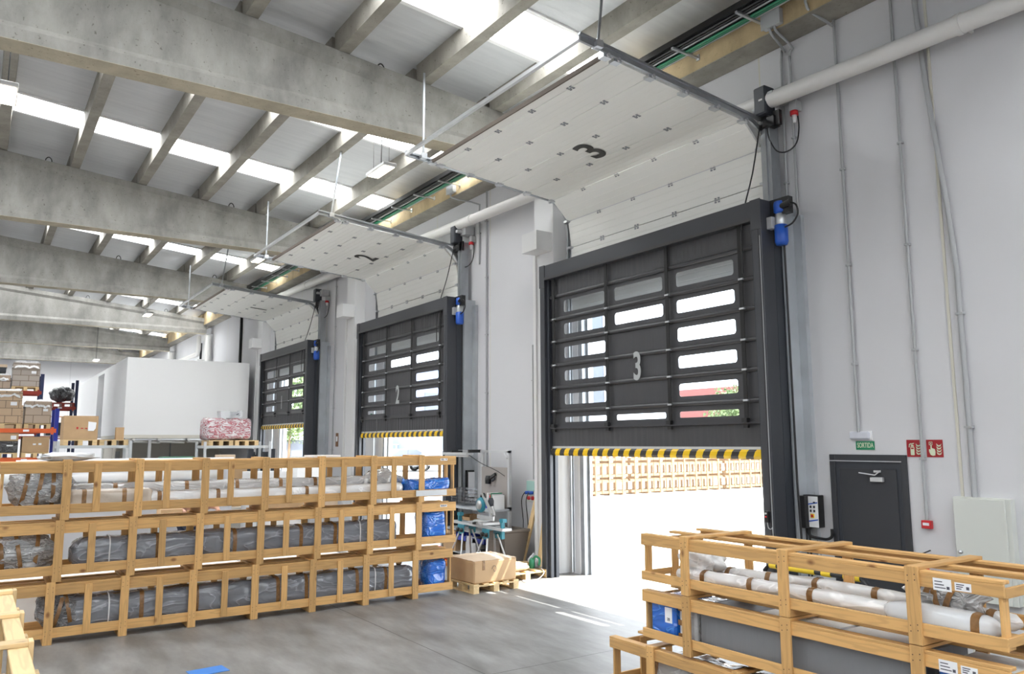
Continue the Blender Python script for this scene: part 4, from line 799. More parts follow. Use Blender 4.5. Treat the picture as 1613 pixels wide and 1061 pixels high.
def obin(label, loc, sx, sy, sz, mat):
    t = T('storage_bin', label, 'bin', loc); b = MB(); b.box(0, sx, 0, sy, 0, .01).box(0, .008, 0, sy, 0, sz).box(sx-.008, sx, 0, sy, 0, sz).box(0, sx, sy-.008, sy, 0, sz).box(0, sx, 0, .008, 0, sz*.6); b.build('bin_body', mat, t); MB().box(-.006, sx+.006, -.006, .006, sz*.52, sz*.62).build('rim', mat, t); return t
obin('blue open bin on the workbench shelf, left one', (-14.6, 8.2, .368), .42, .36, .13, 'bluebin'); obin('blue open bin stacked with parts on the workbench shelf', (-14.12, 8.2, .368), .4, .36, .16, 'bluebin')
obin('blue open bin on the right of the workbench shelf', (-13.5, 8.2, .368), .45, .36, .15, 'bluebin'); obin('cardboard tray behind the blue bins on the workbench shelf', (-14.05, 8.3, .75), .3, .25, .12, 'card')
o = MB().box(0, .38, 0, .36, 0, .34).build('white_carton', 'bag'); o.location = (-13.75, 8.2, .14); tag(o, 'white printed carton on the lowest workbench shelf', 'box')
o = MB().box(0, .5, 0, .36, 0, .12).build('dark_tray', 'darks'); o.location = (-13.3, 8.2, .14); tag(o, 'dark flat tray on the lowest workbench shelf', 'tray')
o = MB().box(0, .5, 0, .36, 0, .40).build('cardboard_box', 'card'); o.location = (-14.65, 8.2, .14); tag(o, 'brown box on the lowest workbench shelf, left end', 'box')
o = MB().box(0, 1.6, 0, .22, 0, .05).build('copper_profiles', 'orange'); o.location = (-14.4, 7.55, .0); tag(o, 'orange brown profiles lying on the floor under the saw stand', 'profiles')
t = T('red_machine', 'small red and black machine under the saw stand', 'machine', (-13.95, 7.75, 0)); MB().box(-.14, .14, -.1, .1, 0, .06).build('base', 'red', t); MB().lathe([(0, -.1), (.09, -.1), (.09, .1), (0, .1)], (0, 0, .16), 14, 1).build('drum', 'black', t); MB().tube([(-.12, 0, .06), (-.12, 0, .26), (.12, 0, .26), (.12, 0, .06)], .012, 6).build('frame', 'red', t)
# mitre saw on its folding stand
t = T('mitre_saw_stand', 'folding aluminium saw stand with teal brackets', 'saw stand', (-12.65, 7.86, .07), -.05)
MB().box(-.98, .95, -.10, -.06, .70, .745).box(-.98, .95, .06, .10, .70, .745).box(-.98, -.95, -.1, .1, .7, .745).box(.92, .95, -.1, .1, .7, .745).build('rails', 'alu', t)
for x in (-.55, .40):
    b = MB(); b.prism([(x-.13, .60), (x-.10, .70), (x+.14, .70), (x+.12, .55), (x+.02, .52), (x-.08, .52)], 1, -.13, -.115).prism([(x-.13, .60), (x-.10, .70), (x+.14, .70), (x+.12, .55), (x+.02, .52), (x-.08, .52)], 1, .115, .13).box(x-.1, x+.12, -.115, .115, .68, .70); b.build('bracket', 'teal', t)
    for dx in (-.30, .24):
        for q in (-1, 1):
            l = MB().tube([(x+dx*.2, q*.1, .6), (x+dx, q*.26, -.055)], .018, 8).build('leg', 'alu', t); MB().lathe([(0, -.07), (.025, -.07), (.022, -.03), (0, -.03)], (x+dx, q*.26, 0), 8).build('foot', 'black', l)
    for d_ in (-.07, .07): MB().lathe([(0, -.18), (.035, -.175), (.04, -.13)], (x+d_, 0, .6), 12, 1).build('knob', 'black', t)
for x in (.80, -.82):
    MB().box(x-.025, x+.025, -.03, .03, .55, .86).box(x-.04, x+.08, -.04, .04, .84, .90).build('work_stop', 'teal', t)
t = T('mitre_saw', 'teal and silver mitre saw tilted up on the folding stand', 'saw', (-12.50, 7.86, .825), -.05)
MB().box(-.27, .27, -.2, .16, 0, .05).lathe([(0, .05), (.17, .05), (.17, .08), (0, .08)], (0, -.05, 0), 20).build('base', 'toolg', t, .006); MB().box(-.30, .30, .0, .03, .08, .15).build('fence', 'toolg', t)
MB().lathe([(0, -.03), (.13, -.03), (.14, 0), (.13, .03), (0, .03)], (-.08, -.04, .34), 22, 1).build('blade_guard', 'teal', t)
MB().lathe([(0, -.05), (.085, -.05), (.085, -.032)], (-.08, -.04, .34), 22, 1).build('blade_cover', 'toolg', t)
b = MB()
for k in range(10): a = PI*.2*k; b.box(-.08+.12*math.cos(a)-.008, -.08+.12*math.cos(a)+.008, -.075, -.07, .34+.12*math.sin(a)-.008, .34+.12*math.sin(a)+.008)
MB().tube([(.12, .1, .05), (.16, .1, .18), (.12, .08, .32)], .035, 10).build('pivot_arm', 'toolg', t)
MB().bar((-.06, -.02, .55), (.26, .0, .20), .05, .03).bar((-.10, .05, .50), (.20, .07, .16), .04, .03).build('slide_arm', 'toolg', t)
MB().lathe([(0, 0), (.05, 0), (.055, .12), (.035, .17), (0, .17)], (.05, .1, .30), 12).build('motor', 'darks', t); MB().tube([(-.17, 0, .42), (-.12, 0, .52), (-.02, 0, .54), (.02, 0, .46)], .018, 8).build('handle', 'black', t)
MB().lathe([(0, -.26), (.02, -.25), (.025, -.2)], (0, 0, .03), 10, 1).build('lock_knob', 'black', t)
t = T('wall_control_box', 'black control box with a white panel on the wall right of dock door 2', 'control box', (-14.75, 8.95, 1.42)); MB().box(-.14, .12, -.19, 0, -.3, .3).build('case', 'black', t, .006); MB().box(.12, .14, -.17, -.02, -.26, .26).build('button_panel', 'label', t); MB().tube([(.1, -.1, -.3), (.15, -.1, -.4), (.4, -.02, -.42), (.42, -.02, -.3)], .02, 8).build('hose', 'black', t)
tag(MB().box(-8.84, -8.60, 1.97, 2.33, .001, .006, rot=(0, 0, .1)).build('floor_film', 'tape2'), 'scrap of blue film lying on the floor in the foreground', 'film')

# ================================================================ LAMPS
def lum(x, y, z, lab, L=.85, group='hanging luminaires'):
    t = T('hanging_luminaire', lab, 'lamp', (x, y, z), 0, group); MB().box(-L/2, L/2, -.14, .14, 0, .07).build('housing', 'white', t, .01); MB().box(-L/2+.05, L/2-.05, -.11, .11, -.012, .0).build('diffuser', 'lamp', t)
    w_ = MB(); top = zr(y)-z
    for a in (-L/2+.06, L/2-.06): w_.tube([(a, 0, .07), (a, 0, top)], .004, 4)
    w_.tube([(0, 0, .07), (.02, 0, top)], .009, 5); w_.build('suspension_wire', 'black', t)
lum(-14.0, 6.35, 7.66, 'lit luminaire hanging left of the raised door 3'); lum(-14.0, .05, 7.66, 'lit luminaire at the left edge of the view below the first beam'); lum(-23.4, 6.7, 7.75, 'lit luminaire hanging beside the raised door 2')
lum(-32.6, 5.2, 7.2, 'lit luminaire over the white office, far back'); lum(-46, 5.0, 6.6, 'small lit lamp near the white end wall', .6)
lum(-5.0, .05, 7.66, 'lit luminaire above the camera', .85)

# ================================================================ OFFICE BOX AND WHAT IS UNDER IT
t = T('office_block', 'white windowless upper office box standing out beyond the racks', 'office', (0, 0, 0))
MB().box(-37, -31, 4.38, 8.69, 2.62, 5.39).build('front_volume', 'office', t); MB().box(-48, -39, 4.38, 8.69, 2.62, 5.39).build('rear_volume', 'office', t)
MB().box(-39, -37, 4.9, 8.69, 2.62, 5.39).box(-39, -37, 4.38, 4.9, 5.25, 5.39).build('recess', 'office', t)
wd = MB().box(-38.9, -37.1, 4.88, 4.90, 2.9, 3.95).build('recessed_window', 'bglass', t); MB().box(-38.95, -37.05, 4.85, 4.88, 2.85, 2.9).box(-38.02, -37.98, 4.85, 4.88, 2.9, 3.95).build('window_bar', 'shelf', wd)
MB().box(-37, -31.0, 4.4, 8.6, 2.5, 2.62).build('underside', 'under', t)
for x, y, w_ in ((-31.25, 4.6, .25), (-31.5, 5.35, .1), (-37, 4.6, .25)): MB().box(x-w_, x+w_*.2, y-w_/2, y+w_/2, 0, 2.5).build('support_post', 'column', t)
MB().box(-36.1, -36, 4.4, 8.99, 0, 2.5).box(-36, -33.5, 4.42, 4.5, 0, 2.5).build('lower_wall', 'under', t)
MB().box(-36.0, -35.9, 6.9, 6.93, 0, 2.5).box(-36.0, -35.95, 4.7, 5.0, 0, 2.0).build('lower_door', 'conduit', t)
t = T('duct_run', 'row of white ducts under the office box', 'ducts', (0, 0, 0))
for y in (4.75, 5.6, 6.6): MB().tube([(-31.1, y, 2.46), (-31.3, y, 2.40), (-31.7, y+.5, 2.38), (-31.8, y+1.0, 2.36)], .055, 8).build('duct', 'pvc', t)
MB().box(-31.3, -31.25, 4.7, 8.2, 2.43, 2.49).build('tray', 'zinc', t)

# ================================================================ RACKS
def rack(label, X, Y0, Y1, zs, top, colu, colb, D=1.1, ups=None, bh=.11):
    t = T('pallet_rack', label, 'rack', (0, 0, 0))
    for y in (ups or (Y0, Y1)):
        for x in (X-.05, X-D): u = MB().box(x-.05, x+.05, y-.05, y+.05, 0, top).build('upright', colu, t)
        b = MB(); z = .3
        while z < top-.6: b.bar((X-.1, y, z), (X-D+.05, y, z+.5), .03, .03); z += .6
        b.build('bracing', colu, t)
    for z in zs:
        for x in (X, X-D): MB().box(x-.03, x+.01, Y0, Y1, z-bh, z).build('beam', colb, t)
        for y in (Y0, Y1-.12): MB().box(X-.03, X+.02, y, y+.06, z-bh-.05, z+.04).build('beam_hook', colb, t)
        for q in (.3, .72): MB().box(X+.01, X+.015, Y0+(Y1-Y0)*q, Y0+(Y1-Y0)*q+.14, z-bh*.75, z-bh*.25).build('load_sign', 'label', t)
    return t
rack('nearest pallet rack with orange beams and blue uprights at the left edge', -25, -.9, 1.86, (1.94, 2.72), 3.27, 'rackb', 'racko')
rack('second pallet rack with dark red beams and a navy upright, behind the orange one', -30, -1.2, 1.74, (2.75, 4.02), 4.58, 'rackn', 'rackr')
rack('farthest rack with a dark red beam, three navy uprights, beside the office box', -34, 1.0, 3.12, (2.6, 3.70), 4.7, 'rackn', 'rackr', 1.6, (3.12, 1.0))
def spal(label, x, y, z, w, d, mat=None): # small far pallet as one mesh
    b = MB()
    for i in range(3):
        b.box(x-d, x, y+i*(w-.1)/2, y+i*(w-.1)/2+.1, z, z+.11)
    b.box(x-d, x, y, y+w, z+.11, z+.135); return tag(b.build('wooden_pallet', mat or PY), label, 'pallet', 'pallets on the far racks')
def load(label, X, y0, y1, z0, z1, mat, film_=True, D=.95, over=None, seed=1, cat='pallet load'):
    t = T('pallet_load', label, cat, (X-.02, y0, z0)); w_ = y1-y0; b = MB(); b.box(-D, 0, 0, w_, 0, z1-z0); b.build('cartons', mat, t, .01)
    if film_:
        b = MB(); G = 12; 
        for side in range(1):
            vs = []
            for i in range(G+1):
                for j in range(G+1):
                    u, v = i/G, j/G; ed = min(u, 1-u, v, 1-v)
                    vs.append((-D*u+.015*(1 if u < .01 else 0), w_*v, (z1-z0)+(.05*noise.noise(V((u*4+seed, v*4, seed)))+.05 if ed > .01 else -.16-.10*noise.noise(V((u*6+seed*3, v*6, 2))))))
            for q in range(len(vs)):
                x_, y_, z_ = vs[q]; i, j = divmod(q, G+1)
                if i in (0, G): x_ += .02*(1 if i == 0 else -1)
                if j in (0, G): y_ += .02*(-1 if j == 0 else 1)
                vs[q] = (x_, y_, z_)
            b.add(vs, [(i*(G+1)+j, i*(G+1)+j+1, (i+1)*(G+1)+j+1, (i+1)*(G+1)+j) for i in range(G) for j in range(G)], True)
        b.build('film_cap', over or 'wwrap', t)
    MB().box(.0, .012, w_*.68, w_*.86, (z1-z0)*.55, (z1-z0)*.66).build('paper_label', 'label', t)
    return t
spal('pallet on the orange beam, left one', -25, .2, 2.72, .82, 1.0); load('film covered brown carton load on the orange rack, left edge of the view', -25, .2, 1.02, 2.86, 3.72, M['cart2'], seed=2)
spal('pallet on the orange beam, right one', -25, 1.1, 2.72, .62, 1.0); load('film covered carton load on the orange rack beside the blue upright', -25, 1.1, 1.72, 2.86, 3.46, M['cart'], seed=3)
spal('pallet under the black wrapped load', -25, .2, 1.94, .8, 1.0); load('black film wrapped load low on the orange rack', -25, .2, 1.0, 2.08, 2.39, film('black_wrap', (.02, .02, .022), .2), False)
t = T('cardboard_box', 'flat brown box lying on the black wrapped load', 'box', (-25.02, .2, 2.39)); MB().box(-.9, 0, 0, .8, 0, .22).build('box_body', 'card', t); MB().box(0, .01, .62, .75, .04, .14).build('paper_label', 'label', t)
spal('pallet under the brown box beside the blue upright', -25, 1.09, 1.94, .64, 1.0); t = T('cardboard_box', 'brown box with two small labels beside the blue upright', 'box', (-25.02, 1.09, 2.08)); MB().box(-.9, 0, 0, .63, 0, .42).build('box_body', 'card', t); MB().box(0, .01, .25, .32, .2, .24).box(0, .01, .38, .45, .2, .25).build('paper_label', 'label', t)
spal('pallet on the upper red beam, right one', -30, .9, 4.02, .76, 1.0); load('tall film wrapped grey carton load on the upper red beam', -30, .9, 1.66, 4.16, 4.93, M['cart3'], seed=5)
load('shorter film wrapped carton load at the left of the upper red beam', -30, .05, .86, 4.08, 4.50, M['cart'], seed=6)
t = T('dark_tray', 'dark open box on top of the shorter carton load', 'box', (-30.1, .1, 4.60)); MB().box(-.6, 0, 0, .62, 0, .16).build('tray_body', 'darks', t); MB().box(-.62, .01, -.02, .64, .16, .25).build('brown_rim', 'cardp', t)
load('brown cartons on the lower red beam behind the orange rack', -30, .6, 1.6, 2.76, 3.55, M['cart2'], False, seed=7)
spal('red brown pallet under the dark wrapped machine', -34, 2.3, 3.71, .8, 1.0, M['rackr'])
clump('wrapped_machine', 'dark grey film wrapped bulky load on the farthest rack', 'wrapped load', (-34.5, 2.68, 3.85), .42, (1.1, .95, .66), film('dark_grey_wrap', (.13, .135, .15), .12, 6, 1), 33)
tag(MB().box(-33.99, -33.9, 2.2, 3.0, 3.30, 3.33).build('orange_bar', 'orange'), 'thin orange bar in the farthest rack below the dark load', 'bar')
load('dark boxed load low in the farthest rack', -34, 2.2, 3.0, 2.62, 3.1, M['darks'], False, seed=8)

# grey shelving units behind the crate stack
def shelf(label, X, y0, y1, zs, D=.9, ext=.1):
    t = T('shelving_unit', label, 'shelf', (0, 0, 0))
    for y in (y0, y1):
        for x in (X, X-D): MB().box(x-.03, x+.03, y-.03, y+.03, 0, zs[-1]+ext).box(x-.05, x+.05, y-.06, y+.06, 0, .02).build('post', 'shelf', t)
    for z in zs: MB().box(X-D, X, y0, y1, z-.07, z).build('shelf_board', 'shelf', t)
    return t
shelf('grey steel shelving carrying the big brown box behind the crates', -21, 1.62, 3.14, (.6, 1.4, 2.27))
spal('pallet under the big brown box', -21, 1.72, 2.27, .70, .8)
t = T('cardboard_box', 'big brown cardboard box with a torn white label above the crates', 'box', (-21.0, 1.71, 2.405)); MB().box(-.8, 0, 0, .71, 0, .55).build('box_body', 'card', t, .006); MB().prism([(.50, .20), (.62, .20), (.66, .26), (.67, .40), (.50, .42)], 0, .001, .006).build('torn_label', 'label', t); MB().box(0, .003, .26, .30, .24, .29).box(0, .003, .35, .40, .25, .27).box(0, .003, .44, .49, .25, .27).build('printed_marks', 'red', t)
spal('pallet to the right of the big brown box', -21, 2.47, 2.27, .62, .8)
o = MB().box(-.2, 0, 0, .17, 0, .29).build('small_box', 'card'); o.location = (-21.05, 2.82, 2.405); tag(o, 'small upright brown box against the office corner', 'box')
shelf('grey steel shelving carrying the red and white bale', -21, 4.86, 6.5, (.6, 1.4, 2.25))
for y in (4.95, 5.6): spal('pallet under the red and white bale, %s half' % ('left' if y < 5 else 'right'), -21, y, 2.25, .6, .8)
t = wrapped('wrapped_bale', 'large bale of red goods in white shrink film on the grey shelving', 'bale', 1.25, .75, .56, 'wrapr', (-21.4, 4.82, 2.385), HP, 41, .05, 0, (), (), ex=6, endr=.3)
t = T('styrofoam_box', 'white foam box frame on top of the red and white bale', 'box', (-21.2, 5.25, 2.93)); MB().box(-.3, .05, 0, .22, .02, .22, rot=(.12, 0, 0)).box(-.3, -.2, .22, .56, .02, .2).box(-.3, .0, .5, .56, .02, .22).box(-.02, .0, .22, .5, .02, .08).build('box_body', 'bag', t); MB().box(.0, .005, .40, .47, .12, .14, rot=(.4, 0, 0)).build('black_mark', 'ink', t)

# things standing behind the crates
def sbox(name, label, cat, x, y, z, dx, dy, dz, mat, group=None, mark=None):
    o = MB().box(-dx, 0, 0, dy, 0, dz).build(name, mat, None, .004); o.location = (x, y, z); return tag(o, label, cat, group)
tb = T('packing_table', 'white topped packing table behind the left stack', 'table', (-13.9, 2.4, 0)); MB().box(0, .7, 0, 1.6, 1.12, 1.16).build('table_top', 'white', tb)
for x in (.03, .63):
    for y in (.03, 1.53): MB().box(x, x+.05, y, y+.05, 0, 1.12).build('leg', 'shelf', tb)
sbox('cardboard_box', 'brown box on the packing table by the bent worker', 'box', -13.45, 2.5, 1.16, .35, .32, .12, 'card')
sbox('cardboard_box', 'brown box with a white label right of the worker', 'box', -13.8, 4.2, 1.0, .5, .7, .42, 'card'); sbox('cardboard_box', 'pale brown box behind the middle crate gap', 'box', -14.2, 5.2, .95, .5, .5, .45, 'cardp')
sbox('side_table', 'white side table carrying two boxes behind the crates', 'table', -13.75, 4.15, 0, .6, .8, 1.0, 'white'); sbox('side_table', 'grey stand under the pale brown box', 'table', -14.15, 5.15, 0, .6, .6, .95, 'wcab')
for i, (x, y, z, dx, dy, dz, mt, lab) in enumerate((
    (-16.5, .8, 0, .6, 1.6, 1.25, 'white', 'white cabinet far left behind the crates'), (-16.8, .5, 1.25, .5, .9, .3, 'red', 'red machine cover on the far left cabinet'),
    (-17.5, 3.0, 0, .6, .8, 1.75, 'wcab', 'grey locker behind the crates, left one'), (-17.5, 3.85, 0, .6, .8, 1.75, 'wcab', 'grey locker behind the crates, right one'),
    (-18, 2.1, 0, .6, .55, 1.9, 'brown', 'dark brown panel stack behind the crates'), (-18.2, 1.4, 0, .6, .6, 1.4, 'darks', 'dark machine behind the crates'),
    (-17, 4.9, 0, .7, .9, 1.7, 'white', 'white appliance standing behind the crates'), (-17.2, 5.95, 0, .6, .5, 2.0, 'office', 'tall white panel near door 2'),
    (-18.5, 4.6, 1.85, .4, .35, .2, 'cardp', 'open pale box with printed side behind the crates'), (-19.5, 3.6, 1.5, .5, .7, .5, 'green', 'green and black screen on the packing bench'))):
    sbox(['cabinet', 'machine_cover', 'locker', 'locker', 'panel_stack', 'machine', 'appliance', 'partition', 'cardboard_box', 'screen'][i], lab, ['cabinet', 'machine', 'locker', 'locker', 'panels', 'machine', 'appliance', 'panel', 'box', 'screen'][i], x, y, z, dx, dy, dz, mt)
sbox('workbench', 'long workbench behind the crates carrying boxes', 'bench', -18.2, 3.4, 0, .8, 2.6, 1.5 if 0 else .9, 'under')
sbox('cardboard_box', 'pile base of brown boxes under the open pale box', 'box', -18.4, 4.4, .9, .5, .8, .95, 'card')
sbox('cabinet', 'tall cabinet under the green screen', 'cabinet', -19.4, 3.5, 0, .6, .9, 1.5, 'wcab')
for i in range(7): o = MB().lathe([(0, 0), (.09, 0), (.09, 2.15-.08*(i % 3)), (0, 2.15-.08*(i % 3))], (0, 0, 0), 10).build('fabric_roll', 'darks'); o.location = (-22.4-.22*(i % 2), 6.4+.1*i, 0); tag(o, 'dark upright fabric roll standing left of dock door 1', 'roll', 'dark rolls near door 1')
for i in range(5): o = MB().lathe([(0, 0), (.1, 0), (.1, 3.4), (0, 3.4)], (0, 0, 0), 10, 1).build('white_tube', 'white'); o.location = (-15.2-.25*(i % 3), .3+.1*i, 1.75+.20*(i//3)-.1*i*0); tag(o, 'long white tube lying behind the top left crate', 'tube', 'white tubes behind the crates')
sbox('tube_stand', 'low stand carrying the white tubes', 'stand', -15.0, .4, 0, .9, 3.2, 1.64, 'wcab')

# ---- the worker bending over the packing table (only forearms show between the crates)
def skin_body(name, joints, edges, mat, parent, label=None):
    me = bpy.data.meshes.new(name); me.from_pydata([j[:3] for j in joints], edges, []); o = bpy.data.objects.new(name, me); C.objects.link(o)
    md = o.modifiers.new('skin', 'SKIN'); md.use_smooth_shade = True; sd = o.modifiers.new('sub', 'SUBSURF'); sd.levels = 2; sd.render_levels = 2
    for i, j in enumerate(joints): me.skin_vertices[0].data[i].radius = (j[3], j[4] if len(j) > 4 else j[3])
    me.skin_vertices[0].data[0].use_root = True
    bpy.context.view_layer.update(); dg = bpy.context.evaluated_depsgraph_get(); m2 = bpy.data.meshes.new_from_object(o.evaluated_get(dg)); bpy.data.objects.remove(o)
    m2.materials.clear(); m2.materials.append(M[mat]); o = bpy.data.objects.new(name, m2); C.objects.link(o); o.parent = parent
    for p in m2.polygons: p.use_smooth = True
    return o
t = T('person', 'person in a hi-vis vest bent over the packing table, seen between the crates', 'person', (-14.5, 3.18, 0))
# local frame: faces +x
Jb = [(0, 0, .95, .15, .12), (.16, 0, 1.12, .14, .12), (.36, 0, 1.25, .15, .13), (.47, 0, 1.29, .06), (.56, 0, 1.30, .085, .10), (.64, 0, 1.27, .08, .09),
      (0, .1, .88, .10), (.03, .12, .50, .065), (0, .13, .08, .04), (.14, .14, .04, .04), (0, -.1, .88, .10), (.03, -.12, .50, .065), (0, -.13, .08, .04), (.14, -.14, .04, .04),
      (.38, .19, 1.27, .055), (.48, .30, 1.10+.14, .042), (.70, .27, 1.215, .028), (.76, .26, 1.205, .03, .018),
      (.38, -.19, 1.27, .055), (.48, -.30, 1.24, .042), (.70, -.27, 1.215, .028), (.76, -.26, 1.205, .03, .018)]
Eb = [(0, 1), (1, 2), (2, 3), (3, 4), (4, 5), (0, 6), (6, 7), (7, 8), (8, 9), (0, 10), (10, 11), (11, 12), (12, 13), (2, 14), (14, 15), (15, 16), (16, 17), (2, 18), (18, 19), (19, 20), (20, 21)]
body = skin_body('body', Jb, Eb, 'skin', t)
for s in (1, -1):
    for k, (dy, L_) in enumerate(((-.028, .062), (-.010, .072), (.010, .068), (.026, .054))):
        skin_body('finger', [(.775, s*.26+dy, 1.205, .010), (.775+L_*.5, s*.26+dy*1.2, 1.20, .009), (.775+L_*.9, s*.26+dy*1.25, 1.18, .008)], [(0, 1), (1, 2)], 'skin', t)
    skin_body('thumb', [(.75, s*.235, 1.205, .011), (.775, s*.205, 1.198, .010), (.80, s*.195, 1.185, .009)], [(0, 1), (1, 2)], 'skin', t)
skin_body('hi_vis_vest', [(.06, 0, 1.03, .17, .15), (.2, 0, 1.15, .165, .15), (.36, 0, 1.255, .17, .15), (.37, .16, 1.27, .075), (.37, -.16, 1.27, .075)], [(0, 1), (1, 2), (2, 3), (2, 4)], 'hivis', t)
skin_body('trousers', [(0, 0, .95, .165, .14), (0, .1, .86, .115), (.03, .12, .50, .08), (0, .13, .11, .06), (0, -.1, .86, .115), (.03, -.12, .50, .08), (0, -.13, .11, .06)], [(0, 1), (1, 2), (2, 3), (0, 4), (4, 5), (5, 6)], 'navy', t)
for s in (1, -1): MB().ball((.07, s*.135, .05), .1, 10, (1.45, .5, .5)).build('boot', 'black', t)
MB().ball((.585, 0, 1.335), .105, 12, (1.05, .88, .8)).build('hair', 'hair', t)
MB().ball((.695, .035, 1.295), .012, 6).ball((.695, -.035, 1.295), .012, 6).build('eyes', 'ink', t); MB().ball((.72, 0, 1.272), .018, 6, (1, .6, 1)).build('nose', 'skin', t); MB().box(.700, .708, -.02, .02, 1.238, 1.244).build('mouth', 'red', t); MB().ball((.6, .095, 1.28), .025, 6, (.7, .4, 1)).ball((.6, -.095, 1.28), .025, 6, (.7, .4, 1)).build('ears', 'skin', t)

# ================================================================ OUTSIDE
g = MB().box(-240, 80, WY+.35, 190, -.25, -.005).build('ground', 'ground'); st(g)
# crates stacked in the yard
def far_crate():
    b = MB(); L, D, H = 6.05, .6, .705
    for y0 in (0, D-.03):
        b.box(0, L, y0, y0+.03, .08, .19); b.box(0, L, y0, y0+.03, .55, .66)
        for k in range(15): x = .3+k*(L-.6)/14; b.box(x-.045, x+.045, y0-.02, y0+.05, 0 if k % 2 == 0 else .08, .70 if k % 2 == 0 else .66)
    for k in range(8): x = .3+2*k*(L-.6)/14; b.box(x-.045, x+.045, 0, D, 0, .08); b.box(x-.045, x+.045, 0, D, .683, .705)
    b.box(0, L, .03, .12, .66, .683); b.box(0, L, D-.12, D-.03, .66, .683); b.box(0, .03, 0, D, .08, .19); b.box(L-.03, L, 0, D, .08, .19)
    return b
fc0 = far_crate().build('yard_crate', OUTW)
first = True
for col, y in enumerate((18.2, 24.4, 30.65, 36.9)):
    for k in range(4):
        o = fc0 if first else fc0.copy()
        if not first: C.objects.link(o)
        first = False; o.location = (-26.6, y, .705*k); o.rotation_euler = (0, 0, HP)
        tag(o, 'sunlit empty pine crate out in the yard, %s row, %s' % (['nearest', 'second', 'third', 'farthest'][col], ['bottom tier', 'second tier', 'third tier', 'top tier'][k]), 'crate', 'crates stacked in the yard')
def building(name, label, x0, x1, y0, y1, h, mat, wins=(), roof=True, face='x'):
    t = T(name, label, 'building', (0, 0, 0)); MB().box(x0, x1, y0, y1, 0, h).build('walls', mat, t)
    if roof: MB().box(x0-.1, x1+.1, y0-.1, y1+.1, h, h+.25).build('parapet', 'bwhite', t)
    for (a, b_, z0, z1) in wins:
        if face == 'x': MB().box(x1, x1+.06, a, b_, z0, z1).build('window', 'bglass', t)
        else: MB().box(a, b_, y0-.06, y0, z0, z1).build('window', 'bglass', t)
    return t
building('white_building', 'white building with dark windows seen left through the door 3 curtain', -42, -30.6, 27, 28.5, 14, 'bwhite', [(-34.5, -33.1, 1.5, 13), (-32.1, -31.3, 4.2, 6.4), (-32.1, -31.3, 7.6, 10)], face='y')
building('red_building', 'low red building seen through the right windows of door 3', -66, -56, 68, 84, 8.3, 'brick', roof=False)
building('blue_building', 'blue grey clad building seen through the curtain of door 2', -100, -72, 36, 60, 9.8, 'bblue', [(38+k*3, 40+k*3, 5.2, 7.4) for k in range(7)])
# railing fence on a low wall beyond door 2
t = T('yard_fence', 'white vertical bar fence on a low wall beyond door 2', 'fence', (0, 0, 0)); MB().box(-74, -73.6, 22, 60, 0, .5).build('base_wall', 'bwhite', t); MB().box(-73.9, -73.7, 22, 60, 2.1, 2.2).box(-73.9, -73.7, 22, 60, .7, .78).build('rails', 'galvd', t)
MB().box(-78, -77.8, 10, 75, 0, 2.4).build('screen_behind', 'bblue', t)
k = 22.2
while k < 60: MB().box(-73.85, -73.75, k, k+.08, .5, 2.2).build('bar', 'bwhite', t) ; k += .45
def tree(label, x, y, zc, r, seed, h=None):
    t = T('yard_tree', label, 'tree', (x, y, 0), 0, None); random.seed(seed)
    MB().tube([(0, 0, 0), (.03, 0, zc*.6), (0, .05, zc)], [.09, .07, .04], 8).build('trunk', 'bark', t)
    b = MB(); vs = []; fs = []
    for i in range(2200):
        d = V((random.gauss(0, 1), random.gauss(0, 1), random.gauss(0, 1))).normalized()*r*random.uniform(.35, 1)*(1+.3*noise.noise(V((seed, i*.01, 0)))); d.z *= .9
        p = d+V((0, 0, zc)); a = V((random.uniform(-1, 1), random.uniform(-1, 1), random.uniform(-1, 1))).normalized(); c = a.cross(V((random.random(), random.random(), random.random()+.1))).normalized(); s_ = r*random.uniform(.05, .09)
        vs += [p-a*s_, p+c*s_*.5, p+a*s_, p-c*s_*.5]; fs.append((4*i, 4*i+1, 4*i+2, 4*i+3))
    b.add(vs, fs); b.build('foliage', 'leaf', t)
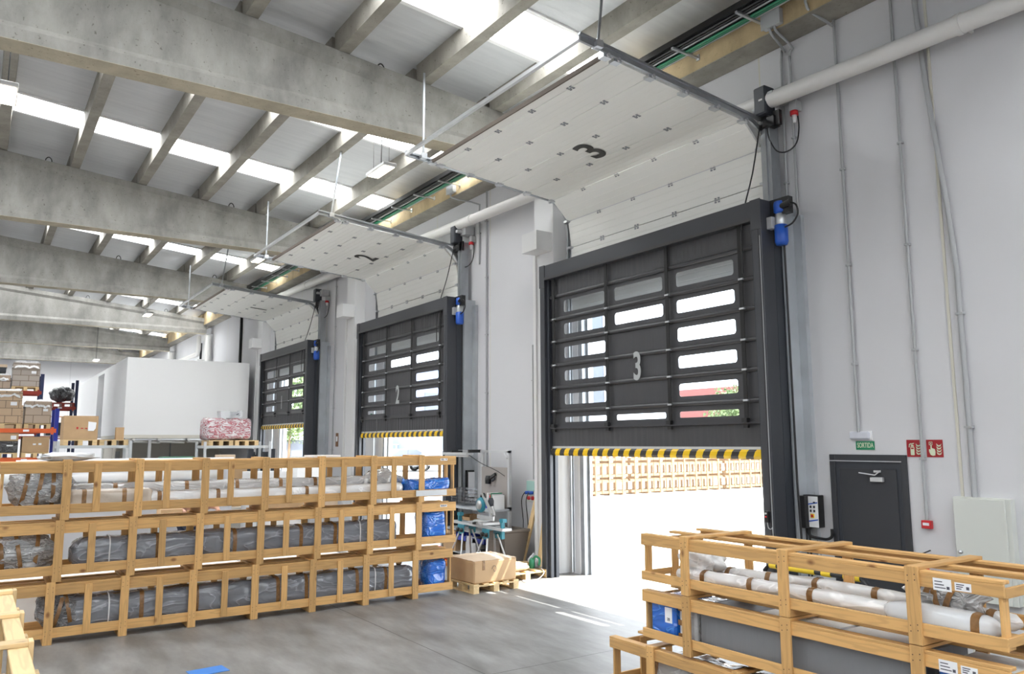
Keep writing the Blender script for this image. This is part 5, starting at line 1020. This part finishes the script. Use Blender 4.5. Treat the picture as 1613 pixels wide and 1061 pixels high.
tree('young green tree just outside dock door 1', -41.2, 13.75, 3.25, 1.15, 1); tree('light green tree behind the crates beyond the red building', -55, 66.5, 5.5, 3.6, 2)
tree('green tree far beyond door 2', -66, 27.5, 3.0, 1.3, 3); tree('green tree seen through the middle window of door 3', -52, 62, 4.4, 3.2, 4); tree('leafy tree behind the cars outside door 1', -60, 20, 5.5, 3.4, 5)
def car(label, loc, rz, s=1):
    t = T('parked_car', label, 'car', loc, rz); t.scale = (s, s, s)
    prof = [(-2.1, .35), (-2.15, .75), (-2.0, .95), (-1.2, 1.02), (-.55, 1.42), (.7, 1.46), (1.5, 1.05), (2.1, .95), (2.15, .4)]
    b = MB(); b.prism(prof, 1, -.85, .85); b.build('car_body', 'car', t, .08)
    b = MB(); b.prism([(-1.05, 1.04), (-.52, 1.37), (.0, 1.40), (.0, 1.04)], 1, -.87, .87).prism([(.08, 1.04), (.08, 1.40), (.68, 1.40), (1.3, 1.06)], 1, -.87, .87); b.build('side_windows', 'bglass', t)
    for x in (-1.35, 1.35):
        for y in (-.86, .68): w_ = MB().lathe([(0, 0), (.33, 0), (.33, .18), (0, .18)], (x, y, .33), 18, 1).build('wheel', 'tyre', t); MB().lathe([(0, -.01), (.19, -.01), (.19, .19), (0, .19)], (x, y, .33), 12, 1).build('hub_cap', 'zinc', w_)
st(MB().box(-49, -37.5, 12.2, 18, -.005, .62).build('trim_1', 'ground'))
car('pale car parked on the raised bay outside door 1, behind the tree', (-42.6, 14.25, .62), 1.2, 1.28)
car('silver car outside door 2 in front of the fence, left one', (-60, 29.6, .02), 1.5, 1.25); car('silver car outside door 2 in front of the fence, right one', (-58, 31.8, .02), 1.5, 1.2)
# outer guide of the shutter in each opening
for i, (o_, _) in enumerate(DOORS): tag(MB().box(-11.15+o_, -11.05+o_, 9.02, 9.12, 0, 4.7).box(-11.15+o_, -11.0+o_, 9.12, 9.14, 0, 4.7).build('jamb_profile', 'galv'), 'galvanised steel profile on the left jamb of dock door %d' % (3-i), 'profile', 'jamb profiles')
